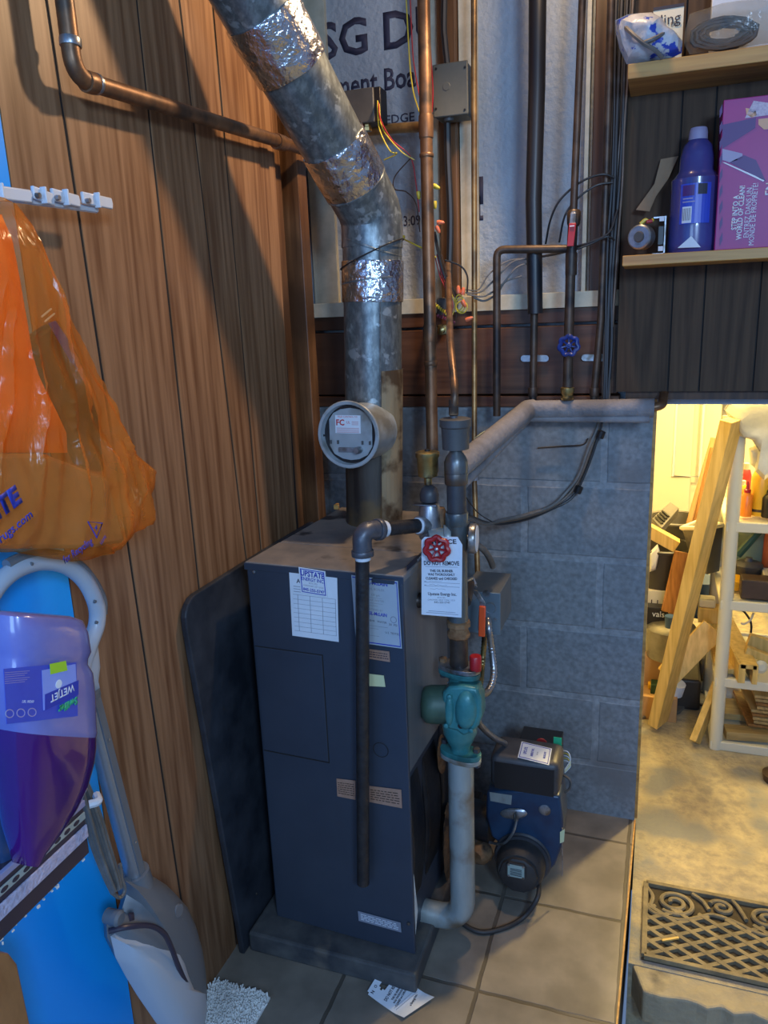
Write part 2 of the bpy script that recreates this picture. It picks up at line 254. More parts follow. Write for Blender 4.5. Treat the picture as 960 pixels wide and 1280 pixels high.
# ---------------------------------------------------------------- mesh helpers
class MB:
    def __init__(s): s.bm = bmesh.new()
    def box(s, c, size, rot=None):
        g = bmesh.ops.create_cube(s.bm, size=1); T = Matrix.Translation(V(c)) @ (rot.to_4x4() if rot else Matrix.Identity(4)) @ Matrix.Diagonal((*size, 1))
        bmesh.ops.transform(s.bm, matrix=T, verts=g['verts']); return s
    def bb(s, a, b):
        a = V(a); b = V(b); return s.box((a+b)/2, [abs(x) for x in (b-a)])
    def quad(s, pts, t=.0006, n=None):
        """thin card through four points (TL, TR, BR, BL), thickness towards -n"""
        pts = [V(p) for p in pts]
        if n is None: n = (pts[1]-pts[0]).cross(pts[3]-pts[0]).normalized(); n = -n
        else: n = V(n).normalized()
        a = [s.bm.verts.new(p+n*t) for p in pts]; b = [s.bm.verts.new(p) for p in pts]
        k = len(pts)
        s.bm.faces.new(a); s.bm.faces.new(list(reversed(b)))
        for i in range(k): s.bm.faces.new((a[i], b[i], b[(i+1) % k], a[(i+1) % k]))
        return s
    def tube(s, pts, r, n=10, caps=True, closed=False):
        pts = [V(p) for p in pts]; m = len(pts)
        rr = r if isinstance(r, (list, tuple)) else [r]*m
        tang = []
        for i in range(m):
            if closed: t = pts[(i+1) % m]-pts[i-1]
            else: t = pts[min(i+1, m-1)]-pts[max(i-1, 0)]
            tang.append(t.normalized() if t.length > 1e-9 else V((0, 0, 1)))
        ref = V((0, 0, 1)) if abs(tang[0].z) < .9 else V((1, 0, 0))
        nrm = (ref - tang[0]*ref.dot(tang[0])).normalized(); rings = []
        for i in range(m):
            nrm = (nrm - tang[i]*nrm.dot(tang[i])); nrm = nrm.normalized() if nrm.length > 1e-6 else V((1, 0, 0))
            bi = tang[i].cross(nrm)
            rings.append([s.bm.verts.new(pts[i] + (nrm*math.cos(2*PI*k/n) + bi*math.sin(2*PI*k/n))*rr[i]) for k in range(n)])
        R = range(m) if closed else range(m-1)
        for i in R:
            A, B_ = rings[i], rings[(i+1) % m]
            for k in range(n): s.bm.faces.new((A[k], A[(k+1) % n], B_[(k+1) % n], B_[k]))
        if caps and not closed:
            s.bm.faces.new(list(reversed(rings[0]))); s.bm.faces.new(rings[-1])
        return s
    def cyl(s, a, b, r, r2=None, n=20): return s.tube([a, b], [r, r if r2 is None else r2], n)
    def lathe(s, a, axis, prof, n=24, sx=1.0, xdir=None):
        """profile [(height, radius)...] around an axis; sx squashes across xdir"""
        a = V(a); ax = V(axis).normalized(); ref = V(xdir) if xdir else (V((1, 0, 0)) if abs(ax.x) < .9 else V((0, 1, 0)))
        e1 = (ref-ax*ref.dot(ax)).normalized(); e2 = ax.cross(e1); rings = []
        for h, r in prof:
            if r < 1e-6: rings.append([s.bm.verts.new(a+ax*h)])
            else: rings.append([s.bm.verts.new(a+ax*h+(e1*math.cos(2*PI*k/n)*sx+e2*math.sin(2*PI*k/n))*r) for k in range(n)])
        for A, B_ in zip(rings, rings[1:]):
            if len(A) == 1 and len(B_) == 1: continue
            for k in range(n):
                f = [A[0]] if len(A) == 1 else [A[k], A[(k+1) % n]]
                f += [B_[0]] if len(B_) == 1 else [B_[(k+1) % n], B_[k]]
                s.bm.faces.new(f)
        if len(rings[0]) > 1: s.bm.faces.new(list(reversed(rings[0])))
        if len(rings[-1]) > 1: s.bm.faces.new(rings[-1])
        return s
    def prism(s, pts, vec):
        pts = [V(p) for p in pts]; a = [s.bm.verts.new(p) for p in pts]; b = [s.bm.verts.new(p+V(vec)) for p in pts]; k = len(a)
        s.bm.faces.new(a); s.bm.faces.new(list(reversed(b)))
        for i in range(k): s.bm.faces.new((a[i], b[i], b[(i+1) % k], a[(i+1) % k]))
        return s
    def puff(s, pts, nrm, t, t2=None, rings=7, k=2.4, wob=0, ws=8):
        """cushion-like closed body from an outline: full in the middle, closing at the rim"""
        pts = [V(p) for p in pts]; c = sum(pts, V())/len(pts); nrm = V(nrm).normalized(); t2 = t if t2 is None else t2
        def side(sg, tt):
            out = []
            for i in range(rings):
                q = 1-(i/rings); h = tt*(1-q**k)**.5 if q < 1 else 0
                ring = []
                for p in pts:
                    P_ = c+(p-c)*q
                    d = wob*noise.noise(P_*ws)*(1-q*q*.6) if wob else 0
                    ring.append(s.bm.verts.new(P_+nrm*sg*(h+d)))
                out.append(ring)
            out.append([s.bm.verts.new(c+nrm*sg*(tt+(wob*noise.noise(c*ws) if wob else 0)))])
            return out
        n = len(pts); A = side(1, t); B_ = side(-1, t2)
        for S, fl in ((A, 0), (B_, 1)):
            for i in range(len(S)-1):
                for j in range(n):
                    if len(S[i+1]) == 1: f = [S[i][j], S[i][(j+1) % n], S[i+1][0]]
                    else: f = [S[i][j], S[i][(j+1) % n], S[i+1][(j+1) % n], S[i+1][j]]
                    s.bm.faces.new(list(reversed(f)) if fl else f)
        for j in range(n):
            a, b2 = A[0][j], A[0][(j+1) % n]; c2, d2 = B_[0][(j+1) % n], B_[0][j]
            try: s.bm.faces.new((a, d2, c2, b2))
            except Exception: pass
        bmesh.ops.remove_doubles(s.bm, verts=s.bm.verts, dist=1e-5)
        return s
    def mk(s, name, m, parent=None, smooth=None, bev=0, seg=2):
        bmesh.ops.recalc_face_normals(s.bm, faces=s.bm.faces)
        if parent is not None: bmesh.ops.transform(s.bm, matrix=Matrix.Translation(-wloc(parent)), verts=s.bm.verts)
        me = bpy.data.meshes.new(name); s.bm.to_mesh(me); s.bm.free()
        o = bpy.data.objects.new(name, me); C.objects.link(o); me.materials.append(m)
        if parent is not None: o.parent = parent
        if smooth is None: smooth = 40
        if smooth:
            for p in me.polygons: p.use_smooth = True
            md = None
            try: me.set_sharp_from_angle(angle=math.radians(smooth))
            except Exception: pass
        if bev:
            b = o.modifiers.new('bevel', 'BEVEL'); b.width = bev; b.segments = seg; b.limit_method = 'ANGLE'; b.angle_limit = math.radians(50)
        return o
def wloc(o):
    p = V(o.location)
    while o.parent: o = o.parent; p += V(o.location)
    return p
def tag(o, label, cat, group=None, kind=None):
    o['label'] = label; o['category'] = cat
    if group: o['group'] = group
    if kind: o['kind'] = kind
    return o
def thing(name, loc, label, cat, group=None):
    o = bpy.data.objects.new(name, None); C.objects.link(o); o.location = loc; o.empty_display_size = .02
    return tag(o, label, cat, group)
def struct(name, mb, m, parent=None, bev=0, label=None):
    o = mb.mk(name, m, parent, bev=bev, smooth=0)
    if parent is None: o['kind'] = 'structure'
    if label: o['label'] = label
    return o
def fillet(pts, r, n=6):
    """round the inner corners of a polyline"""
    pts = [V(p) for p in pts]; out = [pts[0]]
    for i in range(1, len(pts)-1):
        a, b, c = pts[i-1], pts[i], pts[i+1]; u = (a-b); v = (c-b); q = min(r, u.length*.48, v.length*.48)
        p0 = b+u.normalized()*q; p2 = b+v.normalized()*q
        for k in range(n+1):
            t = k/n; out.append((1-t)**2*p0+2*t*(1-t)*b+t*t*p2)
    out.append(pts[-1]); return out
def smooth_path(pts, n=6):
    """Catmull-Rom through the points"""
    pts = [V(p) for p in pts]; P = [2*pts[0]-pts[1]]+pts+[2*pts[-1]-pts[-2]]; out = []
    for i in range(1, len(P)-2):
        for k in range(n):
            t = k/n; a, b, c, d = P[i-1:i+3]
            out.append(.5*((2*b)+(c-a)*t+(2*a-5*b+4*c-d)*t*t+(3*b-a-3*c+d)*t**3))
    out.append(pts[-1]); return out
def text(parent, name, s, pos, right, up, size, m, align='CENTER', bold=0.0, xs=1.0, ext=.00015):
    """lettering lying on a surface: pos is the middle of the line"""
    cu = bpy.data.curves.new(name, 'FONT'); cu.body = s; cu.size = 1; cu.align_x = align; cu.align_y = 'CENTER'; cu.offset = bold; cu.extrude = 0; cu.resolution_u = 2
    t = bpy.data.objects.new('tmp', cu); C.objects.link(t)
    dg = bpy.context.evaluated_depsgraph_get(); me = bpy.data.meshes.new_from_object(t.evaluated_get(dg)); bpy.data.objects.remove(t)
    r = V(right).normalized(); u = V(up); u = (u-r*u.dot(r)).normalized(); n = r.cross(u)
    base = wloc(parent) if parent is not None else V()
    T = Matrix(((r.x*size*xs, u.x*size, n.x, pos[0]-base.x), (r.y*size*xs, u.y*size, n.y, pos[1]-base.y), (r.z*size*xs, u.z*size, n.z, pos[2]-base.z), (0, 0, 0, 1)))
    me.transform(T)
    # make the letters a hair thick
    bm = bmesh.new(); bm.from_mesh(me); 
    g = bmesh.ops.extrude_face_region(bm, geom=bm.faces[:]); vs = [v for v in g['geom'] if isinstance(v, bmesh.types.BMVert)]
    bmesh.ops.translate(bm, vec=n*ext, verts=vs); bmesh.ops.recalc_face_normals(bm, faces=bm.faces); bm.to_mesh(me); bm.free()
    me.materials.clear(); me.materials.append(m)
    o = bpy.data.objects.new(name, me); C.objects.link(o)
    if parent is not None: o.parent = parent
    return o
class Face:
    """a flat card between its corners; uv (0..1, v down) to world"""
    def __init__(s, TL, TR, BL, n=None, BR=None):
        s.TL = V(TL); s.X = V(TR)-s.TL; s.Y = V(BL)-s.TL
        s.BRd = (V(BR)-(s.TL+s.X+s.Y)) if BR is not None else V()
        s.n = (V(n).normalized() if n is not None else s.Y.cross(s.X).normalized())
    def at(s, u, v, h=0): return s.TL+s.X*u+s.Y*v+s.BRd*(u*v)+s.n*h
    def rect(s, mb, u0, v0, u1, v1, h=0, t=.0003): mb.quad([s.at(u0, v0, h), s.at(u1, v0, h), s.at(u1, v1, h), s.at(u0, v1, h)], t, s.n); return mb
    def txt(s, parent, name, st, u, v, size, m, h=.0007, **k): return text(parent, name, st, s.at(u, v, h), s.X, -s.Y, size, m, **k)

# ================================================================ THE SETTING
WY = 2.03           # front of the block wall
LX = -.88           # face of the panelling
# floor: raised tiled floor of the boiler corner (its right side ends in a step)
mb = MB(); mb.prism([(-1.1, -1.2, -.45), (-.030, -1.2, -.45), (-.0245, 1.34, -.45), (-.0118, 2.03, -.45), (-.0118, 2.25, -.45), (-1.1, 2.25, -.45)], (0, 0, .45))
struct('floor', mb, M['tile'])
mb = MB(); mb.prism([(-.030, -1.2, -.012), (-.026, -1.2, -.012), (-.0205, 1.34, -.012), (-.0078, 2.03, -.012), (-.0118, 2.03, -.012), (-.0245, 1.34, -.012)], (0, 0, .014))
struct('trim_1', mb, M['shelfwood'], label='thin wooden edging strip along the end of the tiled floor')
# lower concrete floor of the room beyond, a broken kerb, and the step below it
mb = MB(); mb.bb((-.0075, 1.665, -.40), (3.2, 6.3, -.15)); struct('floor_beyond', mb, M['slab'])
edge = [(.004, 1.672)]
x = .0
while x < 2.0:
    x += random.uniform(.02, .05); edge.append((x, 1.60 - .02*min(x, 1) + random.uniform(-.012, .010)))
mb = MB(); mb.prism([(a, b, -.152) for a, b in [(-.006, 1.70)]+[(.004, 1.66)]+edge[1:]+[(2.0, 1.70)]], (0, 0, -.09)); struct('trim_2', mb, M['curb'], label='rough broken concrete kerb in front of the sunken floor', bev=.006)
mb = MB(); mb.bb((-.0245, -.8, -.60), (3.2, 1.66, -.36)); struct('floor_step', mb, M['curb'])
# block wall
mb = MB(); mb.bb((-1.1, WY, 0), (-.0118, WY+.20, 1.182)); struct('wall_back', mb, M['block'])
# rim boards above the blocks
rim = MB(); rim.bb((-.94, WY-.004, 1.214), (-.1, WY+.05, 1.385)); struct('trim_3', rim, M['rim'], bev=.002, label='dark brown timber above the block wall')
r2 = MB(); r2.bb((-.94, WY-.015, 1.182), (-.095, WY+.05, 1.210)); struct('trim_4', r2, M['rim'], bev=.002, label='lower thin brown timber lying on the blocks')
r3 = MB(); r3.bb((-.94, WY+.004, 1.392), (-.1, WY+.055, 1.428)); struct('trim_5', r3, M['rim'], bev=.002, label='upper brown plate under the foam board')
bk = MB(); bk.bb((-1.3, WY+.06, 1.18), (3.2, WY+.13, 2.6)); struct('wall_back_upper', bk, M['foam'])
st = MB(); st.bb((-.93, WY+.0, 1.428), (-.1, WY+.060, 1.466)); struct('trim_6', st, M['strip'], bev=.001, label='pale horizontal strip under the foam board')
for k, (a, b) in enumerate(((-.935, -.862), (-.590, -.548), (-.508, -.462), (-.197, -.187))):
    mb = MB(); mb.bb((a, WY+.045 if k != 3 else WY+.02, 1.46), (b, WY+.062, 2.5)); struct('trim_%d' % (7+k), mb, M['strip'], bev=.001, label=['pale vertical strip at the left of the foam board', 'pale vertical strip left of the brown stud', 'pale vertical strip right of the brown stud', 'pale vertical strip by the cable bundle'][k])
mb = MB(); mb.bb((-.556, WY+.02, 1.44), (-.510, WY+.062, 2.5)); struct('trim_11', mb, M['stud'], bev=.002, label='brown vertical stud between pale strips')
mb = MB(); mb.bb((-.178, WY+.012, 1.46), (-.106, WY+.045, 2.5)); struct('trim_12', mb, M['studdark'], bev=.002, label='added dark strip behind the hanging cable bundle')  # strip added to darken the pale foam behind the cables
# left side: panelling, studs, and the cavity behind
mb = MB()
gy = []
for a, b in (((103, 300), (130, 480)), ((203, 300), (222, 480)), ((260, 300), (281.6, 480)), ((292, 300), (308, 480))):
    pa, pb = PX(*a, LX), PX(*b, LX); gy.append((pa.y, pa.z, (pb.y-pa.y)/(pb.z-pa.z)))
# edges of the boards as lines y = y0 + s (z - z0)
def ly(g, z): return g[0]+g[2]*(z-g[1])
S_ = sum(g[2] for g in gy)/4
lines = [(.930, 1.2, 0.0)] + [(PX(197, 1000, LX).y, PX(197, 1000, LX).z, S_)][:0] + gy + [(1.765, 1.4, 0.02)]
for i in range(len(lines)-1):
    a, b = lines[i], lines[i+1]; g = .0036
    y00, y01, y10, y11 = ly(a, 0)+g, ly(b, 0)-g, ly(a, 2.5)+g, ly(b, 2.5)-g
    mb.prism([(LX, y00, 0), (LX, y01, 0), (LX, y11, 2.5), (LX, y10, 2.5)], (-.0022, 0, 0))
struct('wall_left', mb, M['panel'])
mb = MB(); mb.bb((LX-.012, .90, 0), (LX-.0022, 1.766, 2.5)); struct('wall_left_backing', mb, M['groove'])
mb = MB(); mb.bb((LX-.012, -1.2, 0), (LX+.003, .928, 2.5)); struct('wall_left_painted', mb, M['bluewall'])
mb = MB(); mb.bb((-.965, 1.7, 0), (-.955, 2.2, 2.5)); struct('wall_left_cavity', mb, M['studdark'])
mb = MB(); mb.bb((-.965, 1.784, 0), (-.905, 1.85, 2.5)); struct('trim_13', mb, M['stud'], bev=.003, label='brown stud at the end of the wall panelling')
mb = MB(); mb.bb((-.95, 1.895, .0), (-.880, 1.945, 2.5)); struct('trim_14', mb, M['stud'], bev=.003, label='brown stud standing in the corner')
# panelled wall over the opening
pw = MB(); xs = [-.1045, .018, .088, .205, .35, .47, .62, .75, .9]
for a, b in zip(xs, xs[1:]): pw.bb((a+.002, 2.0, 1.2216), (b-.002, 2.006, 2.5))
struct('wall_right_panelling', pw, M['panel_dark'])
mb = MB(); mb.bb((-.104, 2.006, 1.2216), (.9, 2.022, 2.5)); struct('wall_right_backing', mb, M['groove'])
mb = MB(); mb.bb((-.08, 2.023, 1.20), (3.2, 2.20, 1.235)); struct('trim_15', mb, M['studdark'], label='dark header board above the opening')
mb = MB(); mb.bb((-.0118, WY+.01, 0), (-.004, WY+.20, 1.2)); struct('trim_16', mb, M['shelfwood'], label='yellowish edge where the block wall ends')
# ceiling, and the room beyond
mb = MB(); mb.bb((-1.3, .6, 2.40), (3.2, 6.3, 2.45)); struct('ceiling', mb, M['ceil'])
mb = MB(); mb.bb((-.5, 4.30, -.2), (3.2, 4.36, 2.42)); struct('wall_beyond_back', mb, M['farwall'])
mb = MB(); mb.bb((-.5, 2.23, -.2), (-.45, 4.36, 2.42)); struct('wall_beyond_left', mb, M['farwall'])
mb = MB(); mb.bb((-.5, 2.231, -.4), (-.008, 4.3, -.15)); struct('floor_beyond_left', mb, M['slab'])
# moulded white door on the far wall
dmb = MB(); dmb.bb((PY(800, 520, 4.26).x, 4.26, -.15), (PY(868, 520, 4.26).x, 4.30, 1.85)); door = struct('door_1', dmb, M['rackw'], bev=.004)
for u0, z0, z1 in ((PY(843, 560, 4.26).x, 1.06, 1.55), (PY(843, 560, 4.26).x, .55, 1.0)):
    pts = [(u0, 4.256, z0), (u0+.13, 4.256, z0), (u0+.13, 4.256, z1)] + [(u0+.13-.13*math.sin(a), 4.256, z1-.06+.06*math.cos(a)*1.0) for a in (0.5, .9, 1.25)] + [(u0, 4.256, z1-.1)]
    MB().tube(pts, .008, 6, closed=True).mk('moulding', M['white'], door)
# shelves fixed to the panelled wall
for nm, z0, z1, xl, lab in (('shelf_lower', 1.511, 1.533, -.0905, 'lower plywood wall shelf holding the blue bottle and the magenta box'), ('shelf_upper', 1.883, 1.912, -.093, 'upper plywood wall shelf holding plastic wrapped packs')):
    mb = MB(); mb.bb((xl, 1.85, z0), (.62, 2.0, z1)); o = mb.mk('wall_shelf', M['shelfwood'], bev=.0015, smooth=0); tag(o, lab, 'shelf', 'wall shelves')

# ================================================================ BOILER
BX0, BX1, BY0, BY1, BZ0, BZ1 = -.803, -.452, 1.345, 1.83, .055, .938
mb = MB(); mb.bb((-.843, 1.285, 0), (-.436, 1.97, .052)); o = mb.mk('boiler_pad', M['plinth'], bev=.006, smooth=0)
tag(o, 'low dark stone pad under the blue boiler', 'pad')
boiler = thing('boiler', ((BX0+BX1)/2, BY0, .052), 'dark blue steel oil boiler with paper labels on its front, on a low pad', 'boiler')
mb = MB(); mb.bb((BX0, BY0, BZ0), (BX1-.02, BY1, BZ1-.016)); mb.mk('jacket', M['boiler'], boiler, bev=.003, smooth=0)
mb = MB(); mb.bb((BX0+.004, BY0-.004, BZ0+.0), (BX1, BY0+.006, BZ1-.017)); fp = mb.mk('front_panel', M['boiler'], boiler, bev=.002, smooth=0)
mb = MB(); mb.bb((BX1-.022, BY0+.004, .50), (BX1-.002, 1.632, BZ1-.017)); sp = mb.mk('side_panel', M['boilerside'], boiler, bev=.002, smooth=0)
mb = MB(); mb.bb((BX0-.001, BY0-.004, BZ1-.015), (BX1+.003, 1.49, BZ1)); mb.mk('front_lid', M['boilertop'], boiler, bev=.003, smooth=0)
mb = MB(); mb.bb((BX0-.002, 1.494, BZ1-.024), (BX1+.001, BY1, BZ1-.001)); mb.mk('rear_lid', M['boilertop'], boiler, bev=.003, smooth=0)
mb = MB(); mb.bb((BX0-.0015, BY0-.0065, BZ1-.017), (BX1+.0035, BY0-.0035, BZ1-.002)); mb.mk('lid_lip', M['boiler'], boiler, bev=.001, smooth=0)
mb = MB(); a = PY(466, 722, BY0-.011); mb.bb((a.x, BY0-.012, BZ1-.0165), (PY(494, 722, BY0-.011).x, BY0-.006, BZ1-.008)); mb.mk('lid_tab', M['boiler'], boiler, bev=.001, smooth=0)
# screws
for px, py in ((318, 1120), (512, 1152), (316, 716)):
    p = PY(px, py, BY0-.006); MB().lathe(p, (0, -1, 0), [(0, .004), (.002, .0035), (.003, .001)], 10).mk('screw', M['steel'], boiler)
lt = PZ(412, 637, BZ1); MB().box(lt+V((0, 0, .006)), (.014, .008, .012)).box(lt+V((.0, .0, .013)), (.008, .02, .003)).mk('lid_latch', M['shelfwood'], boiler, bev=.001)
FYB = BY0-.0052
# access panel: a shallow raised plate with a dark joint
a, b = PY(321, 810, FYB), PY(411, 956, FYB)
mb = MB(); mb.bb((BX0+.008, FYB-.0004, b.z+.006), (b.x, FYB+.004, a.z)); ap = mb.mk('access_panel', M['boiler'], boiler, bev=.0015, smooth=0)
mb = MB()
for q in ((BX0+.008, a.z, b.x+.002, a.z+.0016), (b.x, b.z+.004, b.x+.0018, a.z), (BX0+.008, b.z+.004, b.x+.002, b.z+.0055)): mb.bb((q[0], FYB-.0006, q[1]), (q[2], FYB+.003, q[3]))
mb.mk('panel_joint', M['groove'], boiler)
c = PY(477, 936, FYB); MB().tube([c+V((math.cos(t)*.0165, -.0003, math.sin(t)*.0165)) for t in [2*PI*k/28 for k in range(28)]], .0007, 5, closed=True).mk('knockout', M['groove'], boiler)
# soot-black cast iron sections seen below the side panel
prof = []
for k in range(17):
    t = k/16; prof.append((BX1-.035+.029*math.sin(PI*t)**.6, .10+.40*t))
mb = MB(); mb.prism([(BX1-.10, 1.37, .09)]+[(x, 1.37, z) for x, z in prof]+[(BX1-.10, 1.37, .51)], (0, .085, 0)); mb.prism([(BX1-.10, 1.475, .09)]+[(x, 1.475, z) for x, z in prof]+[(BX1-.10, 1.475, .51)], (0, .1, 0)); mb.prism([(BX1-.10, 1.595, .09)]+[(x, 1.595, z) for x, z in prof]+[(BX1-.10, 1.595, .51)], (0, .1, 0))
mb.mk('cast_iron_section', M['iron'], boiler, bev=.008)
mb = MB(); mb.bb((BX1-.115, 1.60, .12), (BX1-.012, 1.82, .50)); mb.mk('burner_plate', M['iron'], boiler, bev=.01)
mb = MB(); mb.prism([(BX1-.02, 1.356, .075), (BX1-.010, 1.356, .075), (BX1-.003, 1.356, .14), (BX1-.010, 1.356, .24), (BX1-.02, 1.356, .22)], (0, .02, 0)); mb.mk('insulation', M['rag'], boiler)
for px_, py_, h_ in ((556, 1050, 50), (549, 940, 25)):
    MB().puff([PX(px_+5*math.cos(t), py_+h_*math.sin(t), BX1-.002) for t in [2*PI*k/16 for k in range(16)]], (1, 0, 0), .006, .006, 4, wob=.006, ws=40).mk('rust_patch', M['rust'], boiler)
# papers on the front
def paper(name, pts, m, label=None, h=.0008, n=None, Yp=None, bold=None):
    Yp = Yp if Yp is not None else FYB-.0009
    P4 = [PY(x, y, Yp) for x, y in pts]; f = Face(P4[0], P4[1], P4[3], n=(0, -1, 0), BR=P4[2])
    o = MB().quad(P4, h, (0, -1, 0)).mk(name, m, boiler, smooth=0)
    if label: o['label'] = label
    return o, f
rec, f = paper('service_record', ((361, 716), (422, 722), (424, 802), (365, 795)), M['paper'], 'white ruled service record sheet')
mb = MB()
for k in range(9): f.rect(mb, .06, .33+.072*k, .96, .334+.072*k, .0009)
for u in (.16, .42, .68, .95): f.rect(mb, u, .33, u+.008, .91, .0009)
for k in range(3): f.rect(mb, .08, .20+.04*k, .30+.1*k, .208+.04*k, .0009)
mb.mk('ruled_lines', M['greyink'], boiler); f.txt(boiler, 'heading', 'A', .19, .12, .013, M['ink'], bold=.02)
up, f = paper('supplier_sticker', ((373, 709), (407, 714), (410, 746), (376, 741)), M['paper'], 'white sticker with blue border and blue lettering', Yp=BY0-.0085)
mb = MB()
for q in ((.05, .04, .95, .07), (.05, .93, .95, .96), (.05, .04, .08, .96), (.92, .04, .95, .96)): f.rect(mb, *q, .0009)
mb.mk('border', M['blueink'], boiler)
f.txt(boiler, 'lettering', 'UPSTATE', .5, .22, .0165, M['blueink'], bold=.03, xs=.80); f.txt(boiler, 'lettering', 'ENERGY INC.', .5, .43, .0105, M['blueink'], bold=.02, xs=.84)
f.txt(boiler, 'lettering', 'BOX 252', .5, .57, .005, M['greyink']); f.txt(boiler, 'lettering', 'GARDINER, NY 12525', .5, .68, .0048, M['greyink']); f.txt(boiler, 'lettering', '845-255-5747', .5, .84, .0085, M['blueink'], bold=.03)
rp, f = paper('rating_plate', ((440, 718), (499, 725), (504, 809), (446, 802)), mat('aluminium_plate', (.40, .46, .52), (.46, .52, .58), 8, .45, .2), 'pale metal rating plate with blue print')
mb = MB()
for q in ((.02, .02, .98, .035), (.02, .965, .98, .98), (.965, .02, .98, .98)): f.rect(mb, *q, .0009)
mb.mk('border', M['blueink'], boiler)
f.txt(boiler, 'lettering', 'WEIL-McLAIN', .48, .075, .0115, M['blueink'], bold=.03, xs=.85); f.txt(boiler, 'lettering', 'OIL BOILER', .52, .165, .007, M['greyink'])
f.txt(boiler, 'lettering', 'WEIL-McLAIN', .48, .53, .010, M['blueink'], bold=.03, xs=.8); f.txt(boiler, 'lettering', 'CERTIFIED BY', .46, .47, .006, M['greyink']); f.txt(boiler, 'lettering', 'I=B=R   WATER', .5, .64, .006, M['ink']); f.txt(boiler, 'lettering', '30  PSI', .84, .66, .0065, M['ink'])
f.txt(boiler, 'lettering', 'U.S. TESTED', .82, .79, .006, M['ink']); f.txt(boiler, 'lettering', 'MAX WATER', .5, .33, .006, M['greyink']); f.txt(boiler, 'lettering', '120 gph', .5, .25, .006, M['greyink'])
mb = MB()
for v in (.29, .37, .41, .71, .75, .86): f.rect(mb, .25, v, random.uniform(.5, .85), v+.004, .0009)
mb.mk('fine_print', M['greyink'], boiler); c_ = f.at(.86, .58, .0012); MB().tube([c_+V((math.cos(t)*.006, 0, math.sin(t)*.0065)) for t in [2*PI*k/20 for k in range(20)]], .0007, 5, closed=True).mk('approval_mark', M['greyink'], boiler)
def lines_on(f, n, m, u0=.06, u1=.94, v0=.15, v1=.85, th=.35):
    mb = MB()
    for k in range(n):
        v = v0+(v1-v0)*(k+.5)/n; u = u0
        while u < u1-.03:
            l = random.uniform(.05, .16); f.rect(mb, u, v-.5*th*(v1-v0)/n, min(u+l, u1), v+.5*th*(v1-v0)/n, .0009, .0002); u += l+.03
    mb.mk('fine_print', m, boiler)
o, f = paper('copper_sticker', ((460, 810), (488, 813), (489, 826), (461, 822)), M['tan'], 'small coppery sticker below the rating plate'); lines_on(f, 3, M['ink'])
o, f = paper('blank_sticker', ((450, 840), (481, 843), (483, 857), (451, 856)), M['papery'], 'blank pale yellow sticker')
o, f = paper('foil_sticker', ((421, 973), (445, 975), (445, 999), (422, 995)), M['tan'], 'coppery sticker left of the pipe'); lines_on(f, 6, M['darkbrown'])
o, f = paper('foil_sticker', ((461, 981), (503, 985), (504, 1008), (462, 1001)), M['tan'], 'coppery sticker right of the pipe'); lines_on(f, 5, M['darkbrown'])
o, f = paper('warning_sticker', ((448, 1138), (502, 1151), (503, 1163), (449, 1150)), M['greyink'], 'small grey printed strip at the foot of the panel'); lines_on(f, 4, M['paper'])
# badge on the side panel
XB = BX1-.0015
P4 = [PX(509, 706, XB), PX(541, 672, XB), PX(541, 684, XB), PX(509, 722, XB)]; nn = (1, 0, 0)
bd = MB().quad(P4, .0008, nn).mk('badge', M['ink'], boiler, smooth=0); bd['label'] = 'black side badge with pale letters'
f = Face(P4[0], P4[1], P4[3], n=nn)
f.txt(boiler, 'lettering', 'WEIL', .42, .5, .017, M['paper'], bold=.04, h=.001, xs=.8)

# ================================================================ FLUE
flue = thing('flue_pipe', (-.65, 1.72, BZ1), 'dented galvanised steel flue pipe rising from the boiler top and bending up to the left', 'flue pipe')
E0 = V((-.65, 1.72, BZ1-.004)); E1 = PY(465, 268, 1.72); U = PD(330, 22, 1.41); Rf = .067
top = E1+(U-E1)*1.75
low = E0+(E1-E0)*.335
MB().tube([E0, low], Rf+.0015, 32).mk('stained_lower_section', M['galvrust'], flue)
MB().tube([low-V((0, 0, .004)), E0+(E1-E0)*.93], Rf, 32).mk('straight_section', M['galv'], flue)
el = fillet([E0+(E1-E0)*.90, E1, E1+(U-E1)*.22], .075, 3); MB().tube(el, Rf+.0022, 32).mk('elbow', M['galv'], flue, smooth=12)
MB().tube([E1+(U-E1)*.19, top], [Rf, Rf*1.09], 32).mk('slanted_section', M['galv'], flue)
def ring_at(p, d, r, th, name, m, par):
    d = V(d).normalized(); MB().lathe(V(p)-d*th, d, [(0, r*.985), (th*.4, r), (th*1.6, r), (th*2, r*.985)], 32).mk(name, m, par)
du = (U-E1).normalized(); dv = (E1-E0).normalized()
for t in (.905, .80): ring_at(E0+(E1-E0)*t + V((0, 0, 0)), dv+V((.35, 0, .0))*(1 if t > .9 else -.35), Rf+.004, .0022, 'seam_bead', M['galv'], flue)
ring_at(E1+(U-E1)*.185, du, Rf+.005, .0025, 'seam_bead', M['galv'], flue)
ring_at(E1+(U-E1)*1.22, du+V((.2, 0, 0)), Rf+.004, .003, 'seam_bead', M['galv'], flue)
def foilband(ya, gr, a, b, nm):
    # ragged sleeve of foil tape
    mb = MB(); mb.tube([a+(b-a)*t for t in (0, .04, .35, .65, .96, 1)], [gr*q+Rf*0 for q in (Rf+.0027, Rf+.0034, Rf+.0036, Rf+.0034, Rf+.0036, Rf+.0027)], 40)
    for v in mb.bm.verts: v.co += V((noise.noise(v.co*40), noise.noise(v.co*41+V((3, 0, 0))), noise.noise(v.co*39+V((0, 5, 0)))))*.0015
    o = mb.mk('foil_tape', M['foil'], flue); o['label'] = nm
s_up = lambda t: E1+(U-E1)*t
foilband(0, 1.055, s_up(.785), s_up(1.03), 'crinkled silver foil tape high on the slanted pipe')
